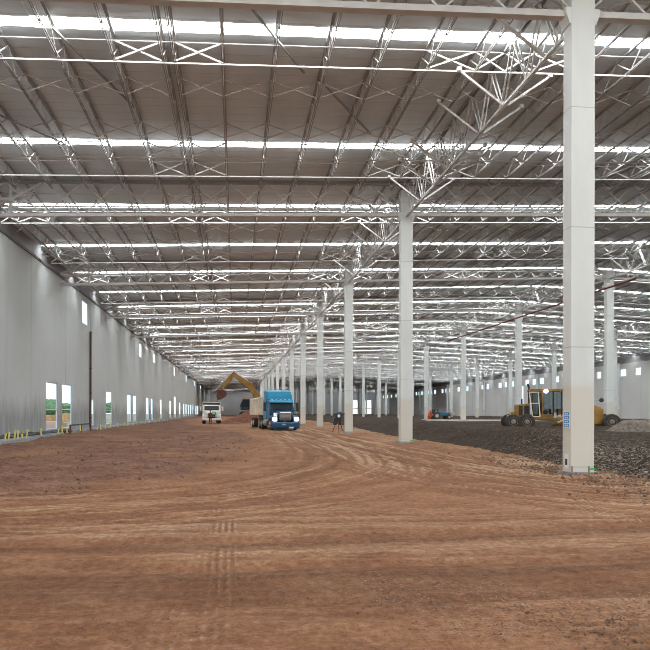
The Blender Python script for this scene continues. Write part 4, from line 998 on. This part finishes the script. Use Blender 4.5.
b = MB(); b.add([(x_ - .17, -1.05, 2.96), (x_ + .42, -1.25, 2.96), (x_ + .53, -1.25, 1.05), (x_ + .05, -1.05, 1.08)], [(0, 1, 2, 3)])
g_ = b.build('door_glass', M['cabglass'], do); g_.modifiers.new('t', 'SOLIDIFY').thickness = .01
b = MB(); b.cyl((L_(545), -.84, 3.08), (L_(545), -.94, 3.08), .16, n=16); b.build('work_lamp', mat('lit_work_lamp', (.9, .9, .85), .3, emit=(1, .97, .9, 4)), gd)
b = MB(); b.box((L_(545), -.1, 1.35), (.5, .5, .35)); b.box((L_(541.5), -.1, 1.8), (.14, .5, .8)); b.build('seat', M['dark'], gd, .04)
b = MB(); b.bar((L_(551), -.1, 1.2), (L_(552.5), -.1, 1.9), .12); b.cyl((L_(551.5), -.1, 1.95), (L_(552), -.1, 1.99), .2, n=14); b.build('steering_console', M['dark'], gd)
# goose-neck frame, circle and blade
b = MB(); b.prism([(xb - .1, 1.15), (xb - .1, 1.75), (L_(580), 2.0), (L_(596), 1.95), (L_(603), 1.75), (L_(603), 1.0), (L_(598), 1.0), (L_(595), 1.55), (L_(580), 1.62)], 'y', -.2, .2); b.build('main_frame', M['yellow'], gd, .04)
b = MB(); b.box((L_(598.5), 0, 1.02), (L_(603.5) - L_(593.5), 1.2, 1.25)); b.build('front_block', M['yellow'], gd, .05)
b = MB(); b.bar((L_(603), 0, .7), (L_(609), 0, .64), .2); b.bar((L_(609.5), -.85, .62), (L_(609.5), .85, .62), .2); b.build('front_axle', M['iron'], gd)
b = MB(); b.cyl((L_(573), 0, .70), (L_(573), 0, .82), .75, n=24); b.build('blade_circle', M['iron'], gd)
b = MB(); b.prism([(-.10, .05), (-.16, .35), (-.05, .66), (-.01, .66), (-.10, .35), (-.05, .05)], 'y', -1.7, 1.7); bl = b.build('blade', M['yellow'], gd); bl.location = (L_(575), 0, 0); bl.rotation_euler = (0, 0, .75)
b = MB(); b.bar((L_(549), -.6, .9), (L_(573), -.2, .75), .14); b.bar((L_(549), .6, .9), (L_(573), .2, .75), .14); b.build('drawbar', M['yellow'], gd)
b = MB(); b.bar((L_(558), -.55, .55), (L_(563.5), -.75, .75), .12); b.build('blade_ram', M['cream'], gd)
b = MB(); b.bar((L_(594), -.3, 2.30), (L_(599.5), -.75, 2.30), .03); b.bar((L_(594), -.3, 1.9), (L_(594), -.3, 2.30), .03); b.ball((L_(600.5), -.8, 2.36), (.17, .08, .17), 12, 8); b.build('round_mirror', M['dark'], gd)
person('person', 'person in dark clothes seated at the wheel inside the grader cab', (gx0 + L_(545) * .97, GYr - L_(545) * .242 - .1, gz + 1.4), math.pi / 2 - .24, SIT, EDG, RADS, (0.02, 0.016, 0.018), (0.05, 0.025, 0.022), head=(0, -.04, .81))
# lorry driver behind the windscreen is lost in the reflections; grey heap ahead of the grader
hx, hy = grx(612, GYc + 1.5), GYc + 1.5
mound('gravel_heap', (26.7, 36.3, .34), (5.3, 1.7), .74, M['heap'], 'long grey heap of gravel in front of the grader', 'gravel heap', 44, 9, .72)
mound('gravel_heap', (24.2, 36.4, .85), (1.3, .9), .36, M['heap'], 'small hump of gravel on top of the grey heap', 'gravel heap', 20, 11, .5)
# -- surveying instrument on a tripod beside the third column
tx, ty = px(338.2, 432.6)
tv = thing('tripod_instrument', 'black surveying instrument with covers on a tripod beside the third column', 'instrument', (tx, ty, 0.0))
for i in range(3):
    a = .5 + i * 2.094; b = MB(); b.cyl((.12 * math.cos(a), .12 * math.sin(a), .92), (.52 * math.cos(a), .52 * math.sin(a), -.02), .035, .025, 8); b.build('leg', M['rust'], tv)
b = MB(); b.prism([(-.42, .62), (-.35, 1.15), (.22, 1.28), (.24, .7), (.05, .58), (.0, .85), (-.15, .6)], 'y', -.18, .18); b.build('hanging_bag', M['dark'], tv, .05)
b = MB(); b.box((.02, 0, 1.30), (.5, .3, .34)); b.build('body', M['dark'], tv, .05)
b = MB(); b.prism([(-.5, 1.42), (-.3, 1.54), (.1, 1.62), (.5, 1.52), (.62, 1.40), (.3, 1.44)], 'y', -.24, .24); b.build('cover', mat('blue_grey_cover', (.06, .09, .13), .5), tv, .03)
b = MB(); b.cyl((.02, -.16, 1.30), (.02, -.24, 1.30), .11, .12, 14); b.build('lens', mat('bright_lens', (.8, .85, .85), .2), tv)
# -- crew and small blue machine far back on the pale slab
b = MB(); b.prism([(24, 80), (38.5, 77), (40, 90), (27, 93)], 'z', .2, .56); structure(b.build('floor_slab', M['slab']))
q = (grx(441, 92), 92, .56)
bt = thing('compact_tractor', 'small blue machine on the pale slab among the far columns', 'tractor', q, math.radians(8))
b = MB(); b.prism([(-.3, .55), (-.3, 1.05), (1.2, .98), (1.35, .55)], 'y', -.35, .35); b.build('bonnet', M['bluecloth'], bt, .05)
b = MB(); b.box((-.9, 0, .75), (.9, .9, .25)); b.build('platform', M['bluecloth'], bt, .03)
b = MB(); b.box((-.9, 0, 1.0), (.45, .45, .3)); b.box((-1.1, 0, 1.25), (.1, .45, .4)); b.build('seat', M['dark'], bt, .03)
b = MB(); b.bar((-.3, 0, 1.0), (-.55, 0, 1.35), .05); b.cyl((-.55, 0, 1.34), (-.58, 0, 1.37), .18, n=12); b.build('steering_wheel', M['dark'], bt)
b = MB(); b.box((1.75, 0, .8), (.5, 1.0, .5)); b.build('front_weight', M['slab'], bt, .05)
for s_ in (-1, 1):
    for x_, r_ in ((-1.0, .55), (.95, .34)):
        b = MB(); b.lathe((x_, s_ * .62 - .14, r_), (0, 1, 0), [(0, r_ * .6), (.02, r_), (.26, r_), (.28, r_ * .6)], 18); wo = b.build('wheel', M['tyre'], bt)
        b = MB(); b.cyl((x_, s_ * .77, r_), (x_, s_ * .80, r_), r_ * .5, n=12); b.build('hub', M['chrome'], wo)
person('person', 'person in orange workwear crouching beside the small blue machine', (grx(429, 90), 90, .56), .4, SQUAT, EDG, RADS, (0.8, 0.13, 0.05), (0.6, 0.1, 0.04), M['orangecloth'], head=(0, -.25, 1.03), scale=1.15)
person('person', 'person in blue workwear and red helmet standing by the small blue machine', (grx(433, 93), 93, .56), -1.2, STAND, EDG, RADS, (0.04, 0.09, 0.13), (0.03, 0.04, 0.05), M['helmet'], head=(0, -.02, 1.66), scale=1.0)

# ---------------------------------------------------------------- sky, camera, colour
wd = D.worlds.new('overcast'); S.world = wd; wd.use_nodes = True
bg = wd.node_tree.nodes['Background']; bg.inputs['Color'].default_value = (0.86, 0.95, 1.0, 1); bg.inputs['Strength'].default_value = 1.7
cam = D.cameras.new('camera'); co = D.objects.new('camera', cam); COL.objects.link(co)
cam.sensor_width = 36; cam.lens = 36 * F / 650; cam.shift_x = (325 - CX) / 650; cam.shift_y = (HY - 325) / 650; cam.clip_end = 2000
co.matrix_world = Matrix.Translation((0, 0, HC)) @ Matrix.Rotation(-PSI, 4, 'Z') @ Matrix.Rotation(math.pi / 2, 4, 'X') @ Matrix.Rotation(ROLL, 4, 'Z')
S.camera = co
S.view_settings.view_transform = 'Standard'; S.view_settings.look = 'None'; S.view_settings.gamma = 1; S.view_settings.exposure = 0.17
S.view_settings.use_curve_mapping = False
S.cycles.use_denoising = True; S.cycles.filter_width = 0.85; S.cycles.diffuse_bounces = 5; S.cycles.max_bounces = 10
